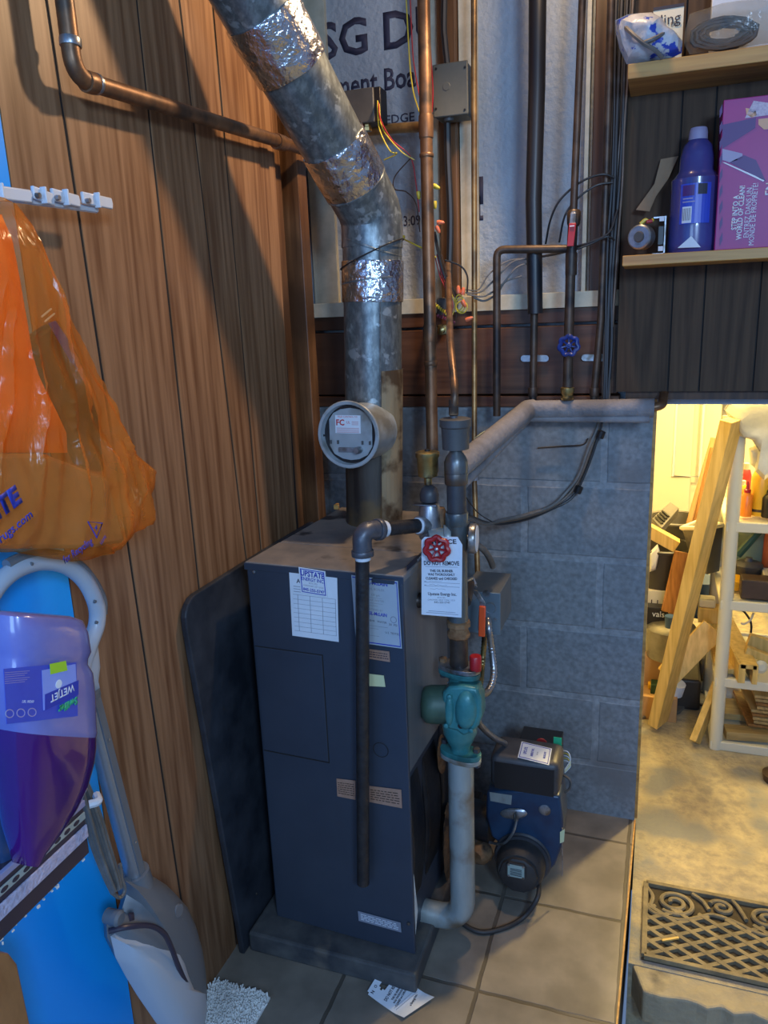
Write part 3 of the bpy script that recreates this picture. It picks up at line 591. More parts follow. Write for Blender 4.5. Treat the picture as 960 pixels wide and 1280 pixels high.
foilband(0, 1.018, s_up(.19), s_up(.42), 'crinkled silver foil tape above the elbow')
foilband(0, 1.0, E0+(E1-E0)*.735, E0+(E1-E0)*.86, 'silver foil tape on the upright pipe')
# lengthwise lock seam
sd = V((.55, -.83, 0)).normalized(); MB().tube([low+sd*(Rf+.001), E0+(E1-E0)*.9+sd*(Rf+.001)], .0022, 6).mk('lock_seam', M['galv'], flue)
MB().tube([E0+sd*(Rf+.002)*V((1, 1, 0)).length/1.414, low+sd*(Rf+.002)], .0025, 6).mk('lock_seam', M['galvrust'], flue)
MB().tube(smooth_path([PY(388, 196, 1.60), PY(381, 200, 1.58), PY(392, 213, 1.58)], 3), .004, 6).mk('foil_flap', M['foil'], flue)
sw_ = MB(); a0_, b0_ = E0, E0+(E1-E0)*.52
for k in range(8):
    t0_, t1_ = -.95+.16*k, -.95+.16*(k+1)
    q_ = [p+V((math.cos(t)*(Rf+.0022), math.sin(t)*(Rf+.0022), 0)) for p, t in ((b0_, t0_), (b0_, t1_), (a0_, t1_), (a0_, t0_))]
    sw_.quad(q_, .0006, V((math.cos((t0_+t1_)/2), math.sin((t0_+t1_)/2), 0)))
bmesh.ops.remove_doubles(sw_.bm, verts=sw_.bm.verts, dist=3e-5)
o = sw_.mk('stain_streak', M['tanstain'], flue, smooth=0); o['label'] = 'tan stained strip down the right of the flue'
# wire loop round the elbow
mb = MB(); cc = E0+(E1-E0)*.86; mb.tube([cc+V((math.cos(t)*(Rf+.006), math.sin(t)*(Rf+.006), .03*math.cos(t-.3)+.015)) for t in [2*PI*k/36 for k in range(36)]], .0014, 6, closed=True); mb.mk('wire_tie', M['blackcable'], flue)
# barometric damper
dc = PY(437, 543, 1.57); ax = V((-.06, -1, .06)).normalized(); q0 = dc-ax*.13
damper = thing('draft_damper', dc-ax*.12, 'round grey metal draft regulator with a printed label, facing out from the flue', 'draft regulator')
MB().lathe(dc-ax*.118, ax, [(0, .066), (.10, .066), (.112, .069), (.120, .073), (.126, .075), (.1285, .073), (.1285, .0665), (.112, .0655), (.110, .064)], 40).mk('collar', M['dampergrey'], damper)
e1 = V((0, 0, 1))-ax*ax.z; e1.normalize(); e2 = ax.cross(e1)*1  # e2 to the right when seen
if e2.x < 0: e2 = -e2
fc = dc-ax*.004
pts = [fc+e2*x*.058+e1*z*.058 for x, z in [(-.90, -.45), (-.90, .55), (-.72, .80), (-.40, .95), (0, 1), (.40, .95), (.72, .80), (.90, .55), (.90, -.45), (.70, -.78), (.35, -.95), (0, -1), (-.35, -.95), (-.70, -.78)]]
mb = MB(); mb.prism([p-ax*.004 for p in pts], ax*.004); mb.mk('flap', M['dampergrey'], damper, bev=.001)
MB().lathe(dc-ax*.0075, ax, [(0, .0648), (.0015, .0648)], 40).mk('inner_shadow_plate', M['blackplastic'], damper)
F = Face(fc+e2*-.036+e1*.042+ax*.001, fc+e2*.026+e1*.042+ax*.001, fc+e2*-.036+e1*.002+ax*.001, n=ax)
MB().quad([F.at(0, 0), F.at(1, 0), F.at(1, 1), F.at(0, 1)], .0006, ax).mk('label_plate', M['paper'], damper)
F.txt(damper, 'lettering', 'FIELD CONTROL CO.', .5, .09, .0052, M['redink']); F.txt(damper, 'lettering', 'FC', .20, .42, .018, M['redink'], bold=.03); F.txt(damper, 'lettering', 'UL', .52, .40, .008, M['redink'])
mb = MB()
for v in (.70, .78, .86, .93): F.rect(mb, .06, v, .94, v+.03, .0009)
for v in (.34, .42, .5): F.rect(mb, .66, v, .92, v+.03, .0009)
mb.mk('fine_print', mat('red_fine_print', (.55, .30, .32), rough=.6), damper)
MB().lathe(fc+e2*.022-e1*.034, ax, [(0, .008), (.016, .008), (.02, .006)], 12).mk('counterweight', M['steel'], damper)
MB().box(fc+e2*-.004-e1*.034+ax*.006, (.044, .004, .010)).mk('bracket', M['steel'], damper, bev=.001)
for x in (-.048, -.03, .03, .048): MB().box(fc+e2*x-e1*.018+ax*.002, (.004, .003, .008)).mk('slot_clip', M['darkgrey'], damper)
MB().lathe(fc+e2*-.0655+e1*-.004+ax*-.004+ax*.006, ax, [(0, .003), (.002, .002)], 8).mk('pin_hole', M['blackplastic'], damper)

# ================================================================ black board leaning between wall and boiler
def bp_(px, py, X_): return PX(px, py, X_)
y0 = PX(230, 770, -.862).y; zt = PX(232, 752, -.862).z
def xb(z): return -.862+.014*(1-z/zt)
prof = [(y0, .0)]+[(y0+.0, zt-.06)]+[(y0+.05-.05*math.cos(t), zt-.05+.05*math.sin(t)) for t in (.3, .6, .9, 1.2, 1.5)]+[(y0+.36, zt+.002), (y0+.62, zt+.0), (y0+.62, .0)]
tilt = .070
mb = MB(); mb.prism([(xb(z), y+tilt*(1-z/zt), z+.002) for y, z in prof], (-.014, 0, 0)); o = mb.mk('leaning_board', M['board'], bev=.003, smooth=0)
tag(o, 'black sheet with a rounded corner leaning on the panelling left of the boiler', 'board')

boiler.rotation_euler.z = math.radians(-2.2)

# ================================================================ PIPES AROUND THE BOILER
def run(name, pts, r, m, label, cat='pipe', group=None, n=14, fr=0, extra=None, parent=None):
    p = fillet(pts, fr) if fr else pts
    o = MB().tube(p, r, n).mk(name, m, parent)
    if parent is None: tag(o, label, cat, group)
    return o
def coupling(p, d, r, l, m, par, name='coupling', flare=.0):
    d = V(d).normalized(); MB().lathe(V(p)-d*l/2, d, [(0, r*.97), (l*.08, r+flare), (l*.92, r+flare), (l, r*.97)], 20).mk(name, m, par)
def handwheel(parent, c, axis, R, m, lobes=6, rt=.0045, hubm=None, name='handwheel'):
    c = V(c); ax = V(axis).normalized(); ref = V((0, 0, 1)); e1 = (ref-ax*ref.dot(ax)).normalized(); e2 = ax.cross(e1)
    hw = MB().tube([c+(e1*math.cos(t)+e2*math.sin(t))*(R*(1+.09*math.cos(lobes*t))) for t in [2*PI*k/48 for k in range(48)]], rt, 8, closed=True).mk(name, m, parent)
    for k in range(lobes):
        t = 2*PI*k/lobes; p = c+(e1*math.cos(t)+e2*math.sin(t))*R
        MB().tube([c-ax*.001, (c+p)/2-ax*.003, p], [.0028, .0022, .003], 6).mk('spoke', m, hw)
    MB().lathe(c-ax*.006, ax, [(0, .007), (.008, .007), (.010, .005)], 12).mk('hub', m, hw)
    MB().lathe(c+ax*.003, ax, [(0, .004), (.004, .0035), (.005, .001)], 6).mk('nut', hubm or M['steel'], hw)
    return hw
# --- drain pipe of the relief valve, hanging in front of the boiler
RY = 1.300
eb = PY(452, 664, RY); bt = PY(454, 1104, RY); vz = eb.z
RVx = PY(541, 650, 1.47)
h1 = PY(462, 661, RY+.03); h2 = PY(524, 655, 1.45)
dp = thing('relief_drain_pipe', bt, 'thin black relief drain pipe hanging down in front of the blue boiler', 'pipe')
MB().tube([bt, V((eb.x, RY, vz-.028))], .0135, 16).mk('pipe', M['blackiron'], dp)
dn = (h2-h1).normalized()
el = fillet([V((eb.x, RY, vz-.045)), V((eb.x, RY, vz)), V((eb.x, RY, vz))+dn*.045], .03, 8)
MB().tube(el, .0185, 18).mk('elbow', M['castelbow'], dp)
ez = V((eb.x, RY, vz))
coupling(ez-V((0, 0, .043)), (0, 0, 1), .0215, .011, M['castelbow'], dp, 'elbow_collar'); coupling(ez+dn*.043, dn, .0215, .011, M['castelbow'], dp, 'elbow_collar')
coupling(ez-V((0, 0, .053)), (0, 0, 1), .0150, .008, M['paper'], dp, 'sealing_tape'); coupling(ez+dn*.055, dn, .0165, .014, M['paper'], dp, 'sealing_tape')
L_ = (h2-ez).length; MB().tube([ez+dn*.05, ez+dn*(L_+.005)], .0145, 16).mk('branch_pipe', M['blackiron'], dp)
coupling(ez+dn*(L_-.012), dn, .0165, .009, M['paper'], dp, 'sealing_tape')
# --- relief valve with a brass vent on top
rc = ez+dn*(L_+.022)
rv = thing('relief_valve', rc-V((0, 0, .03)), 'rusty silver relief valve with flat lever at the end of the black drain pipe', 'valve')
MB().lathe(rc-V((0, 0, .034)), (0, 0, 1), [(0, .019), (.01, .024), (.03, .025), (.055, .023), (.075, .020), (.080, .018)], 20).mk('valve_body', M['steel'], rv)
MB().tube([rc-dn*.034, rc-dn*.01], .0195, 18).mk('outlet', M['steel'], rv)
MB().lathe(rc+V((.016, .01, -.036)), (0, 0, 1), [(0, .012), (.01, .017), (.06, .016), (.07, .012)], 14).mk('rust_patch', M['rust'], rv)
MB().lathe(rc+V((0, 0, .046)), (0, 0, 1), [(0, .012), (.004, .019), (.018, .020), (.03, .016), (.036, .008)], 16).mk('bonnet', M['dustblack'], rv)
mb = MB(); mb.box(rc+V((-.006, -.012, .045)), (.052, .020, .003)); mb.mk('lever', M['steel'], rv, bev=.001)
av = thing('brass_air_vent', rc+V((0, 0, .088)), 'dull brass air vent cup above the relief valve', 'air vent')
MB().lathe(rc+V((-.002, 0, .084)), (0, 0, 1), [(0, .008), (.014, .008), (.015, .014), (.018, .020), (.055, .022), (.058, .0245), (.066, .0245), (.068, .020), (.069, .01)], 24).mk('cup', M['brass'], av)
MB().lathe(rc+V((-.002, 0, .152)), (0, 0, 1), [(0, .006), (.004, .006), (.005, .003)], 10).mk('cap', M['blackplastic'], av)
# --- riser with circulator
RIY = 1.46
def RP(px, py): return PY(px, py, RIY)
r0 = RP(579, 1130); rx = (RP(578, 1080).x+RP(571, 700).x+RP(571, 600).x)/3
def RZ(py, px=574): return RP(px, py).z
riser = thing('supply_riser', (rx, RIY, RZ(830)), 'upright weathered boiler riser pipe with couplings above the green pump', 'pipe')
MB().tube([(rx, RIY, RZ(835)), (rx, RIY, RZ(797))], .0195, 18).mk('nipple', M['darkpipe'], riser)
MB().lathe((rx, RIY, RZ(797)), (0, 0, 1), [(0, .020), (.004, .0245), (.012, .0245), (.016, .021), (.024, .021), (.027, .0255), (.037, .0255), (.040, .020)], 8).mk('union_nut', M['rust'], riser)
MB().tube([(rx, RIY, RZ(775)), (rx, RIY, RZ(655))], .0205, 18).mk('pipe', M['riser'], riser)
coupling((rx, RIY, RZ(648)), (0, 0, 1), .0235, .026, M['riser'], riser); MB().tube([(rx, RIY, RZ(645)), (rx, RIY, RZ(604))], .0195, 18).mk('pipe', M['dustblack'], riser)
coupling((rx, RIY, RZ(597)), (0, 0, 1), .0235, .026, M['riser'], riser)
MB().lathe((rx, RIY, RZ(591)), (0, 0, 1), [(0, .0235), (.022, .0235), (.032, .020), (.042, .013), (.05, .011)], 20).mk('reducer', M['riser'], riser)
# solder tees: the horizontal branch towards the boiler and the gauge
g0 = RP(571, 672); MB().tube([V((rx-.004, RIY+.005, g0.z)), V((rx-.055, RIY-.02, g0.z-.002))], .0215, 16).mk('branch_fitting', M['steelpipe'], riser)
coupling(V((rx-.02, RIY-.003, g0.z)), (1, .3, 0), .026, .014, M['steelpipe'], riser)
bp0 = PX(508, 762, BX1); MB().tube([V((rx-.01, RIY, bp0.z-.01)), V((BX1-.01, RIY-.03, bp0.z-.01))], .016, 14).mk('boiler_connection', M['darkpipe'], riser)
MB().lathe(V((BX1+.022, RIY-.022, bp0.z-.01)), (1, .2, 0), [(0, .026), (.022, .026), (.026, .022)], 8).mk('hex_nut', M['blackrub'], riser)
av2 = thing('black_air_vent', (rx, RIY, RZ(562)), 'black round air vent cap at the top of the riser', 'air vent')
MB().lathe((rx, RIY, RZ(563)), (0, 0, 1), [(0, .012), (.003, .026), (.045, .028), (.048, .031), (.062, .031), (.064, .026), (.065, .01)], 28).mk('cap', M['darkgrey'], av2)
MB().lathe((rx-.003, RIY, RZ(529)), (0, 0, 1), [(0, .0075), (.003, .009), (.006, .0075), (.009, .009), (.012, .0075), (.015, .0085)], 12).mk('screw_stem', M['steel'], av2)
# gauge
gc = PY(589, 673, RIY+.01); ga = V((1, .09, 0)).normalized()
ga_ = thing('temperature_gauge', gc-ga*.02, 'small round dial gauge seen almost edge on, beside the riser', 'gauge')
MB().tube([V((rx, RIY+.01, gc.z)), gc], .008, 10).mk('stem', M['steel'], ga_)
MB().lathe(gc-ga*.004, ga, [(0, .02), (.002, .030), (.012, .031), (.015, .029)], 28).mk('case', M['steel'], ga_); MB().lathe(gc+ga*.0115, ga, [(0, .027), (.0008, .027)], 28).mk('dial', M['paper'], ga_)
# --- circulator pump
pz0, pz1 = RZ(945), RZ(835); pc = RP(577, 890)
pump = thing('circulator_pump', (rx, RIY, pz0), 'teal green circulator pump with bolted flanges and a dull green motor, in the riser', 'pump')
px_ = rx
HS = (pz1-pz0-.030)/.130
MB().lathe((px_, RIY, pz0+.014), (0, 0, 1), [(0, .023), (.008*HS, .022), (.018*HS, .030), (.034*HS, .040), (.06*HS, .044), (.085*HS, .041), (.108*HS, .032), (.118*HS, .024), (.130*HS, .024)], 24, sx=.92).mk('volute', M['teal'], pump)
ma = V((-.90, -.38, .06)).normalized(); me1 = V((0, 0, 1)); me2 = ma.cross(me1).normalized(); mc = V((px_, RIY, RZ(880)))
def oct_(c, R_, e1, e2, k=8, ph=.39): return [c+e1*R_*math.cos(ph+2*PI*i/k)+e2*R_*math.sin(ph+2*PI*i/k) for i in range(k)]
MB().prism(oct_(mc+ma*.004, .050, me1, me2), ma*.012).mk('volute_flange', M['teal'], pump, bev=.003)
MB().lathe(mc+ma*.016, ma, [(0, .043), (.004, .041), (.045, .041), (.058, .038), (.066, .028), (.069, .01)], 30).mk('motor', M['teald'], pump)
for i in range(4):
    a = PI/4+i*PI/2; MB().lathe(mc+ma*.016+me1*.046*math.cos(a)+me2*.046*math.sin(a), ma, [(0, .006), (.007, .0055)], 6).mk('bolt', M['steel'], pump)
YF = RIY-.046
fp2 = [PY(x, y, YF) for x, y in [(553, 866), (561, 859), (578, 858), (596, 861), (601, 874), (602, 895), (598, 908), (590, 916), (580, 921), (570, 914), (560, 912), (555, 902), (552, 885)]]
MB().prism(fp2, (0, .045, 0)).mk('body_casting', M['teal'], pump, bev=.006)
MB().puff([PY(583+14*math.cos(t), 887+25*math.sin(t), YF+.002) for t in [2*PI*k/24 for k in range(24)]], (0, -1, 0), .018, .004).mk('bulge', M['teal'], pump)
MB().puff([PY(562+6*math.cos(t), 888+20*math.sin(t), YF+.002) for t in [2*PI*k/20 for k in range(20)]], (0, -1, 0), .010, .004).mk('rib', M['teal'], pump)
for q in ((563, 869), (559, 905), (590, 911)): MB().lathe(PY(*q, YF+.004), (0, -1, 0), [(0, .0055), (.010, .005), (.011, .003)], 12).mk('lug', M['teal'], pump)
MB().lathe(PY(576, 907, YF+.002), (0, -1, 0), [(0, .006), (.003, .006)], 12).mk('port', M['blackplastic'], pump)
for s, zz, mm in ((1, pz1-.003, 'steel'), (-1, pz0+.004, 'steelpipe')):
    fl = MB(); out = []
    for i in range(28):
        t = 2*PI*i/28; r_ = .028+.020*abs(math.cos(t))**3; out.append(V((px_+r_*math.cos(t-.25), RIY+r_*math.sin(t-.25), zz)))
    fl.prism(out, (0, 0, s*.010)); fl.mk('pipe_flange', M[mm], pump, bev=.001)
    fl = MB(); fl.prism([p+V((0, 0, -s*.012)) for p in out], (0, 0, s*.011)); fl.mk('flange', M['teal'], pump, bev=.001)
    for sx in (-1, 1):
        bx = px_+sx*.039*math.cos(.25); by = RIY-sx*.039*math.sin(.25)
        if s == 1 and sx == 1:
            b_ = MB().lathe((bx, by, zz+.008), (0, 0, 1), [(0, .0125), (.030, .0125), (.032, .011)], 18).mk('bolt_cap', M['red'], pump); b_['label'] = 'red bolt cap'
        else: MB().lathe((bx, by, zz+(.008 if s == 1 else -.016)), (0, 0, 1), [(0, .009), (.010, .009)], 6).mk('bolt', M['rust' if s == 1 else 'dustblack'], pump)
        MB().lathe((bx, by, zz-s*.022-.004), (0, 0, 1), [(0, .008), (.009, .008)], 6).mk('nut', M['dustblack'], pump)
# --- return pipe below the pump
zr = PY(560, 1146, RIY).z
MB_ = MB().tube(fillet([(rx, RIY, pz0-.006), (rx, RIY, zr), (BX1-.10, RIY, zr+.002)], .062, 10), .0285, 22)
rp_ = MB_.mk('pipe', M['steelpipe']); tag(rp_, 'thick grey-green return pipe bending from under the pump into the foot of the boiler', 'pipe'); rp_.name = 'return_pipe'
# --- tag hanging on a red-handled valve
HV = thing('drain_valve', PY(547, 687, 1.40)+V((0, .05, -.02)), 'boiler drain valve with a six-lobed red handwheel, in front of the upper notice tag', 'valve')
hc = PY(546, 686, 1.375); ha = V((0.10, -1, .12)).normalized()
handwheel(HV, hc, ha, .0215, M['red'], 7, .0052)
MB().tube([hc-ha*.07, hc-ha*.004], .005, 10).mk('stem', M['brass'], HV)
MB().lathe(hc-ha*.08, ha, [(0, .014), (.02, .014), (.024, .009), (.04, .009)], 6).mk('packing_nut', M['brass'], HV)
TG = thing('notice_tag', PY(553, 720, 1.383), 'white notice tag hanging behind the red handwheel on the riser', 'tag', None)
TY = 1.388
tp = [(527, 675), (531, 671), (572, 671), (578, 681), (577, 772), (527, 768)]
P6 = [PY(x, y, TY) for x, y in tp]
MB().quad(P6, .0006, (0, -1, 0)).mk('card', M['paper'], TG, smooth=0)
f = Face(PY(526, 671, TY), PY(578, 671, TY), PY(527, 769, TY), n=(0, -1, 0), BR=PY(577, 773, TY))
def notice(f, T, k=1.0, torn=False):
    f.txt(T, 'lettering', 'NOTICE' if not torn else 'N   ICE', .52, .06, .0125*k, M['ink'], bold=.03, xs=1.25)
    f.txt(T, 'lettering', 'DO NOT REMOVE', .50, .325, .0118*k, M['ink'], bold=.03, xs=.75)
    for v, s_ in ((.42, 'THIS OIL BURNER'), (.465, 'WAS THOROUGHLY'), (.515, 'CLEANED and CHECKED')): f.txt(T, 'lettering', s_, .5, v, .0072*k, M['ink'], bold=.03, xs=.82)
    f.txt(T, 'lettering', 'Upstate Energy Inc.', .52, .71, .0088*k, M['ink'], bold=.02, xs=.85)
    f.txt(T, 'lettering', 'BOX 252', .5, .755, .0042*k, M['greyink']); f.txt(T, 'lettering', 'GARDINER, NEW YORK 12525', .5, .785, .0042*k, M['greyink']); f.txt(T, 'lettering', '845-255-5747', .52, .815, .0058*k, M['ink'])
    mb = MB()
    for q in ((.1, .365, .9, .369), (.08, .565, .95, .569), (.08, .61, .95, .614)): f.rect(mb, *q, .0008)
    for q in ((.08, .555, .13, .560), (.08, .60, .13, .606)): f.rect(mb, *q, .0008)
    f.rect(mb, .18, .93, .85, .935, .0008); f.rect(mb, .12, .953, .92, .958, .0008)
    mb.mk('rule', M['greyink'], T)
    mb = MB(); pts = []
    for (u0, v0, n_) in ((.2, .55, 7), (.2, .60, 9), (.22, .65, 8)):
        mb.tube([f.at(u0+.055*i, v0+random.uniform(-.012, .008), .0009) for i in range(n_)], .0003, 4)
    mb.mk('handwriting', M['greyink'], T)
notice(f, TG)
# --- grey electric box with flexible conduits, lever valve in front
GB = thing('junction_box', PY(600, 790, 1.74), 'grey dusty metal junction box beside the riser, conduit leaving its face', 'electric box')
p0 = PY(578, 738, 1.70); p1 = PY(625, 792, 1.70)
mb = MB(); mb.bb((p0.x, 1.70, p1.z), (p1.x, 1.85, p0.z)); mb.mk('body', mat('dusty_box', (.13, .16, .18), (.20, .20, .19), 8, .5, .3), GB, bev=.002)
mb = MB(); mb.bb((p0.x-.002, 1.694, p1.z-.002), (p1.x+.002, 1.70, p0.z+.002)); mb.mk('cover', mat('box_cover', (.14, .19, .23), (.18, .23, .27), 8, .45, .3), GB, bev=.001)
c = PY(613, 760, 1.694); MB().tube([c+V((math.cos(t)*.013, -.0003, math.sin(t)*.013)) for t in [2*PI*k/24 for k in range(24)]], .0007, 5, closed=True).mk('knockout', M['steel'], GB)
for q in ((608, 742), (592, 745)): MB().lathe(PY(*q, 1.694), (0, -1, 0), [(0, .009), (.0006, .009)], 18).mk('knockout', M['steel'], GB)
MB().lathe(PY(619, 774, 1.694), (0, -1, 0), [(0, .004), (.003, .0035)], 8).mk('screw', M['steel'], GB)
def conduit(nm, pts, r, m, label, group=None):
    c = smooth_path(pts, 14); rr = []
    # even spacing
    d = [0]
    for a, b in zip(c, c[1:]): d.append(d[-1]+(b-a).length)
    N = int(d[-1]/.0040); out = []; j = 0
    for i in range(N+1):
        s = d[-1]*i/N
        while j < len(d)-2 and d[j+1] < s: j += 1
        t = (s-d[j])/max(1e-9, d[j+1]-d[j]); out.append(c[j].lerp(c[j+1], t)); rr.append(r*(1.0 if i % 2 else .74))
    o = MB().tube(out, rr, 12).mk(nm, m, smooth=60); tag(o, label, 'conduit', group); return o
conduit('flexible_conduit', [PY(610, 774, 1.688), PY(611, 785, 1.66), PY(615, 815, 1.66), PY(617, 845, 1.64), PY(610, 864, 1.60), PY(600, 869, 1.53)], .0085, M['conduit'], 'silver flexible conduit curving from the grey box face to the pump')
conduit('flexible_conduit', [PY(606, 792, 1.72), PY(603, 830, 1.70), PY(600, 855, 1.62), PY(597, 866, 1.53)], .0075, M['brass'], 'brassy flexible conduit just behind the silver one')
conduit('flexible_conduit', [PY(594, 896, 1.50), PY(602, 908, 1.55), PY(616, 921, 1.62), PY(632, 930, 1.68)], .0075, M['conduit'], 'grey flexible conduit running from the pump to the burner box')
conduit('flexible_conduit', [PY(588, 676, 1.60), PY(604, 687, 1.64), PY(612, 698, 1.68), PY(616, 708, 1.72)], .0075, M['greycable'], 'grey armoured conduit between gauge and junction box')
LV = thing('lever_valve', PY(592, 730, 1.58), 'small valve with a bent silver lever and orange-red grip, in front of the grey box', 'valve')
a0, a1, a2, a3 = PY(590, 724, 1.60), PY(593, 738, 1.595), PY(603, 753, 1.59), PY(600, 788, 1.585)
MB().tube([V((rx+.012, RIY+.02, a0.z-.008)), PY(588, 728, 1.60)], .011, 12).mk('body', M['darkpipe'], LV)
MB().tube([PY(581, 727, 1.56), PY(590, 723, 1.595), PY(594, 731, 1.59)], .0055, 8).mk('bracket', M['steel'], LV)
mb = MB(); w_ = V((.0065, 0, 0)); th = V((0, .003, 0))
for a, b in ((a1, a2), (a2, a3)): mb.prism([a-w_, a+w_, b+w_, b-w_], th)
mb.mk('lever', M['steel'], LV, bev=.0008)
mb = MB(); b0 = PY(603.5, 757, 1.589); b1 = PY(602.5, 795, 1.584); mb.prism([b0-w_*1.15, b0+w_*1.15, b1+w_*1.15, b1-w_*1.15], V((0, -.006, 0))); mb.mk('grip', M['redorange'], LV, bev=.002)
MB().lathe(PY(594, 733, 1.588), (0, -1, 0), [(0, .005), (.005, .005)], 6).mk('nut', M['steel'], LV)

# ================================================================ BURNER
BUY = 1.66
def BP(px, py, dy=0): return PY(px, py, BUY+dy)
bur = thing('oil_burner', BP(655, 1100, .05), 'blue and black oil burner with round motor, mounted on the right of the boiler', 'oil burner')
hp = [(608, 990), (655, 988), (700, 996), (704, 1030), (702, 1060), (694, 1082), (682, 1094), (660, 1075), (630, 1060), (614, 1046), (607, 1020)]
MB().prism([BP(x, y) for x, y in hp], (0, .10, 0)).mk('housing', M['blueburner'], bur, bev=.006)
MB().tube([BP(618, 1030, .06), V((BX1-.03, BUY+.08, BP(618, 1030, .06).z))], .05, 24).mk('air_tube', M['iron'], bur)
MB().box(V((BX1+.004, BUY+.08, BP(618, 1030, .06).z)), (.016, .15, .15)).mk('mounting_flange', M['rust'], bur, bev=.006)
mc2 = BP(653, 1072); ma2 = V((.02, -1, .03)).normalized()
MB().lathe(mc2+V((0, .02, 0)), ma2, [(0, .069), (.024, .071), (.028, .067), (.034, .067)], 32).mk('motor_ring', M['dustblack'], bur)
MB().lathe(mc2, ma2, [(0, .060), (.035, .060), (.045, .058), (.055, .055), (.062, .050)], 32).mk('motor', M['blackrub'], bur)
mcap = mc2+ma2*.062
MB().lathe(mcap, ma2, [(0, .047), (.008, .046), (.012, .038)], 10).mk('end_bell', M['blackrub'], bur)
pc_ = BP(645, 1089, -.078); e = V((1, 0, 0))
oc = [pc_+V((x*.0245, 0, z*.0215)) for x, z in ((-1, -.6), (-1, .6), (-.75, .95), (.75, .95), (1, .6), (1, -.6), (.75, -1), (-.75, -1))]
MB().prism(oc, (0, .008, 0)).mk('nameplate_holder', M['blackrub'], bur, bev=.001)
MB().quad([pc_+V((x*.020, -.0006, z*.017)) for x, z in ((-1, 1), (1, 1), (1, -1), (-1, -1))], .0005, (0, -1, 0)).mk('nameplate', mat('pale_green_plate', (.26, .34, .32), (.3, .38, .34), 20, .5), bur)
F = Face(pc_+V((-.020, -.0012, .017)), pc_+V((.020, -.0012, .017)), pc_+V((-.020, -.0012, -.017)), n=(0, -1, 0)); lines = MB()
for v in (.3, .42, .56, .68, .8): F.rect(lines, .15, v, .85, v+.05, .0004)
lines.mk('fine_print', M['ink'], bur)
for x, z in ((-.8, .8), (.8, .8), (-.8, -.8), (.8, -.8)): MB().lathe(pc_+V((x*.0215, -.0004, z*.019)), (0, -1, 0), [(0, .003), (.002, .0025)], 8).mk('screw', M['steel'], bur)
for a in (.6, 2.2, 3.9, 5.4): MB().lathe(mc2+V((math.cos(a)*.053, -.02, math.sin(a)*.053)), ma2, [(0, .006), (.03, .005)], 8).mk('lug', M['blackrub'], bur)
# transformer box with rounded edges
zt1, zt0 = BP(655, 928, -.0).z, BP(655, 990).z
tb = [(627, 932), (690, 940), (701, 950), (700, 994), (616, 985), (613, 975), (618, 937)]
tA, tB = BP(613, 986, -.02), BP(700, 940, -.02)
mb = MB(); mb.bb((BP(613, 960, -.02).x, BUY-.03, BP(655, 993, -.03).z), (BP(700, 960, -.02).x, BUY+.075, BP(655, 950, -.03).z)); o = mb.mk('transformer_cover', M['dustblack'], bur, bev=.018, seg=4)
mb = MB(); mb.bb((BP(613, 960, -.02).x+.012, BUY-.0312, BP(655, 993, -.03).z+.006), (BP(700, 960, -.02).x-.012, BUY-.029, BP(655, 950, -.03).z-.016)); mb.mk('cover_face', M['blackplastic'], bur); o.modifiers['bevel'].angle_limit = .5
topz = BP(655, 950, -.03).z
F = Face(PZ(652, 927, topz), PZ(690, 936, topz), PZ(647, 947, topz), n=(0, 0, 1))
MB().quad([F.at(0, 0, .0002), F.at(1, 0, .0002), F.at(1, 1, .0002), F.at(0, 1, .0002)], .0005, (0, 0, 1)).mk('sticker', M['paper'], bur)
F.txt(bur, 'lettering', 'UPSTATE', .16, .5, .012, M['blueink'], bold=.02, xs=.6) if False else None
def ftxt_v(f, par, st, u, v, size, m, **k): return text(par, 'lettering', st, f.at(u, v, .0009), -f.Y, -f.X, size, m, **k)
ftxt_v(F, bur, 'UPSTATE', .20, .5, .011, M['blueink'], bold=.02, xs=.72); ftxt_v(F, bur, 'ENERGY INC.', .42, .5, .0085, M['blueink'], bold=.02, xs=.70); ftxt_v(F, bur, 'BOX 252', .58, .5, .004, M['greyink']); ftxt_v(F, bur, '845-255-5747', .82, .5, .0075, M['blueink'], bold=.02, xs=.7)
mb = MB()
for q in ((.04, .05, .96, .08), (.04, .92, .96, .95), (.04, .05, .06, .95), (.94, .05, .96, .95)): F.rect(mb, *q, .0009)
mb.mk('border', M['blueink'], bur)
# primary control behind it
cz = PY(675, 930, BUY+.12); k0 = PY(651, 918, BUY+.12); k1 = PY(702, 924, BUY+.12)
mb = MB(); mb.bb((k0.x, BUY+.085, zt0), (k1.x, BUY+.165, k0.z)); mb.mk('primary_control', M['blackplastic'], bur, bev=.002)
q = PY(677, 929, BUY+.084); MB().lathe(q, (0, -1, 0), [(0, .014), (.002, .013)], 20, sx=1).mk('reset_button', M['redbtn'], bur)
qa, qb = PY(692, 921, BUY+.084), PY(702, 934, BUY+.084); MB().bb((qa.x, BUY+.082, qb.z), (qb.x, BUY+.085, qa.z)).mk('green_sticker', M['greenbtn'], bur)
for k in range(5):
    a = PY(702, 938+3*k, BUY+.1); MB().tube(smooth_path([a, PY(710, 940+3*k, BUY+.09), PY(713, 950+2*k, BUY+.085), PY(706, 962+k, BUY+.08)], 5), .0013, 5).mk('control_wire', M['yellow' if k % 2 else 'paper'], bur)
MB().tube(smooth_path([PY(703, 968, BUY+.08), PY(712, 975, BUY+.07), PY(712, 985, BUY+.07), PY(704, 992, BUY+.07)], 6), .003, 6).mk('control_cable', M['darkgrey'], bur)
MB().lathe(BP(681, 1012, .001), (0, -1, 0), [(0, .0145), (.003, .0145), (.004, .012)], 24).mk('sight_cap', M['steel'], bur)
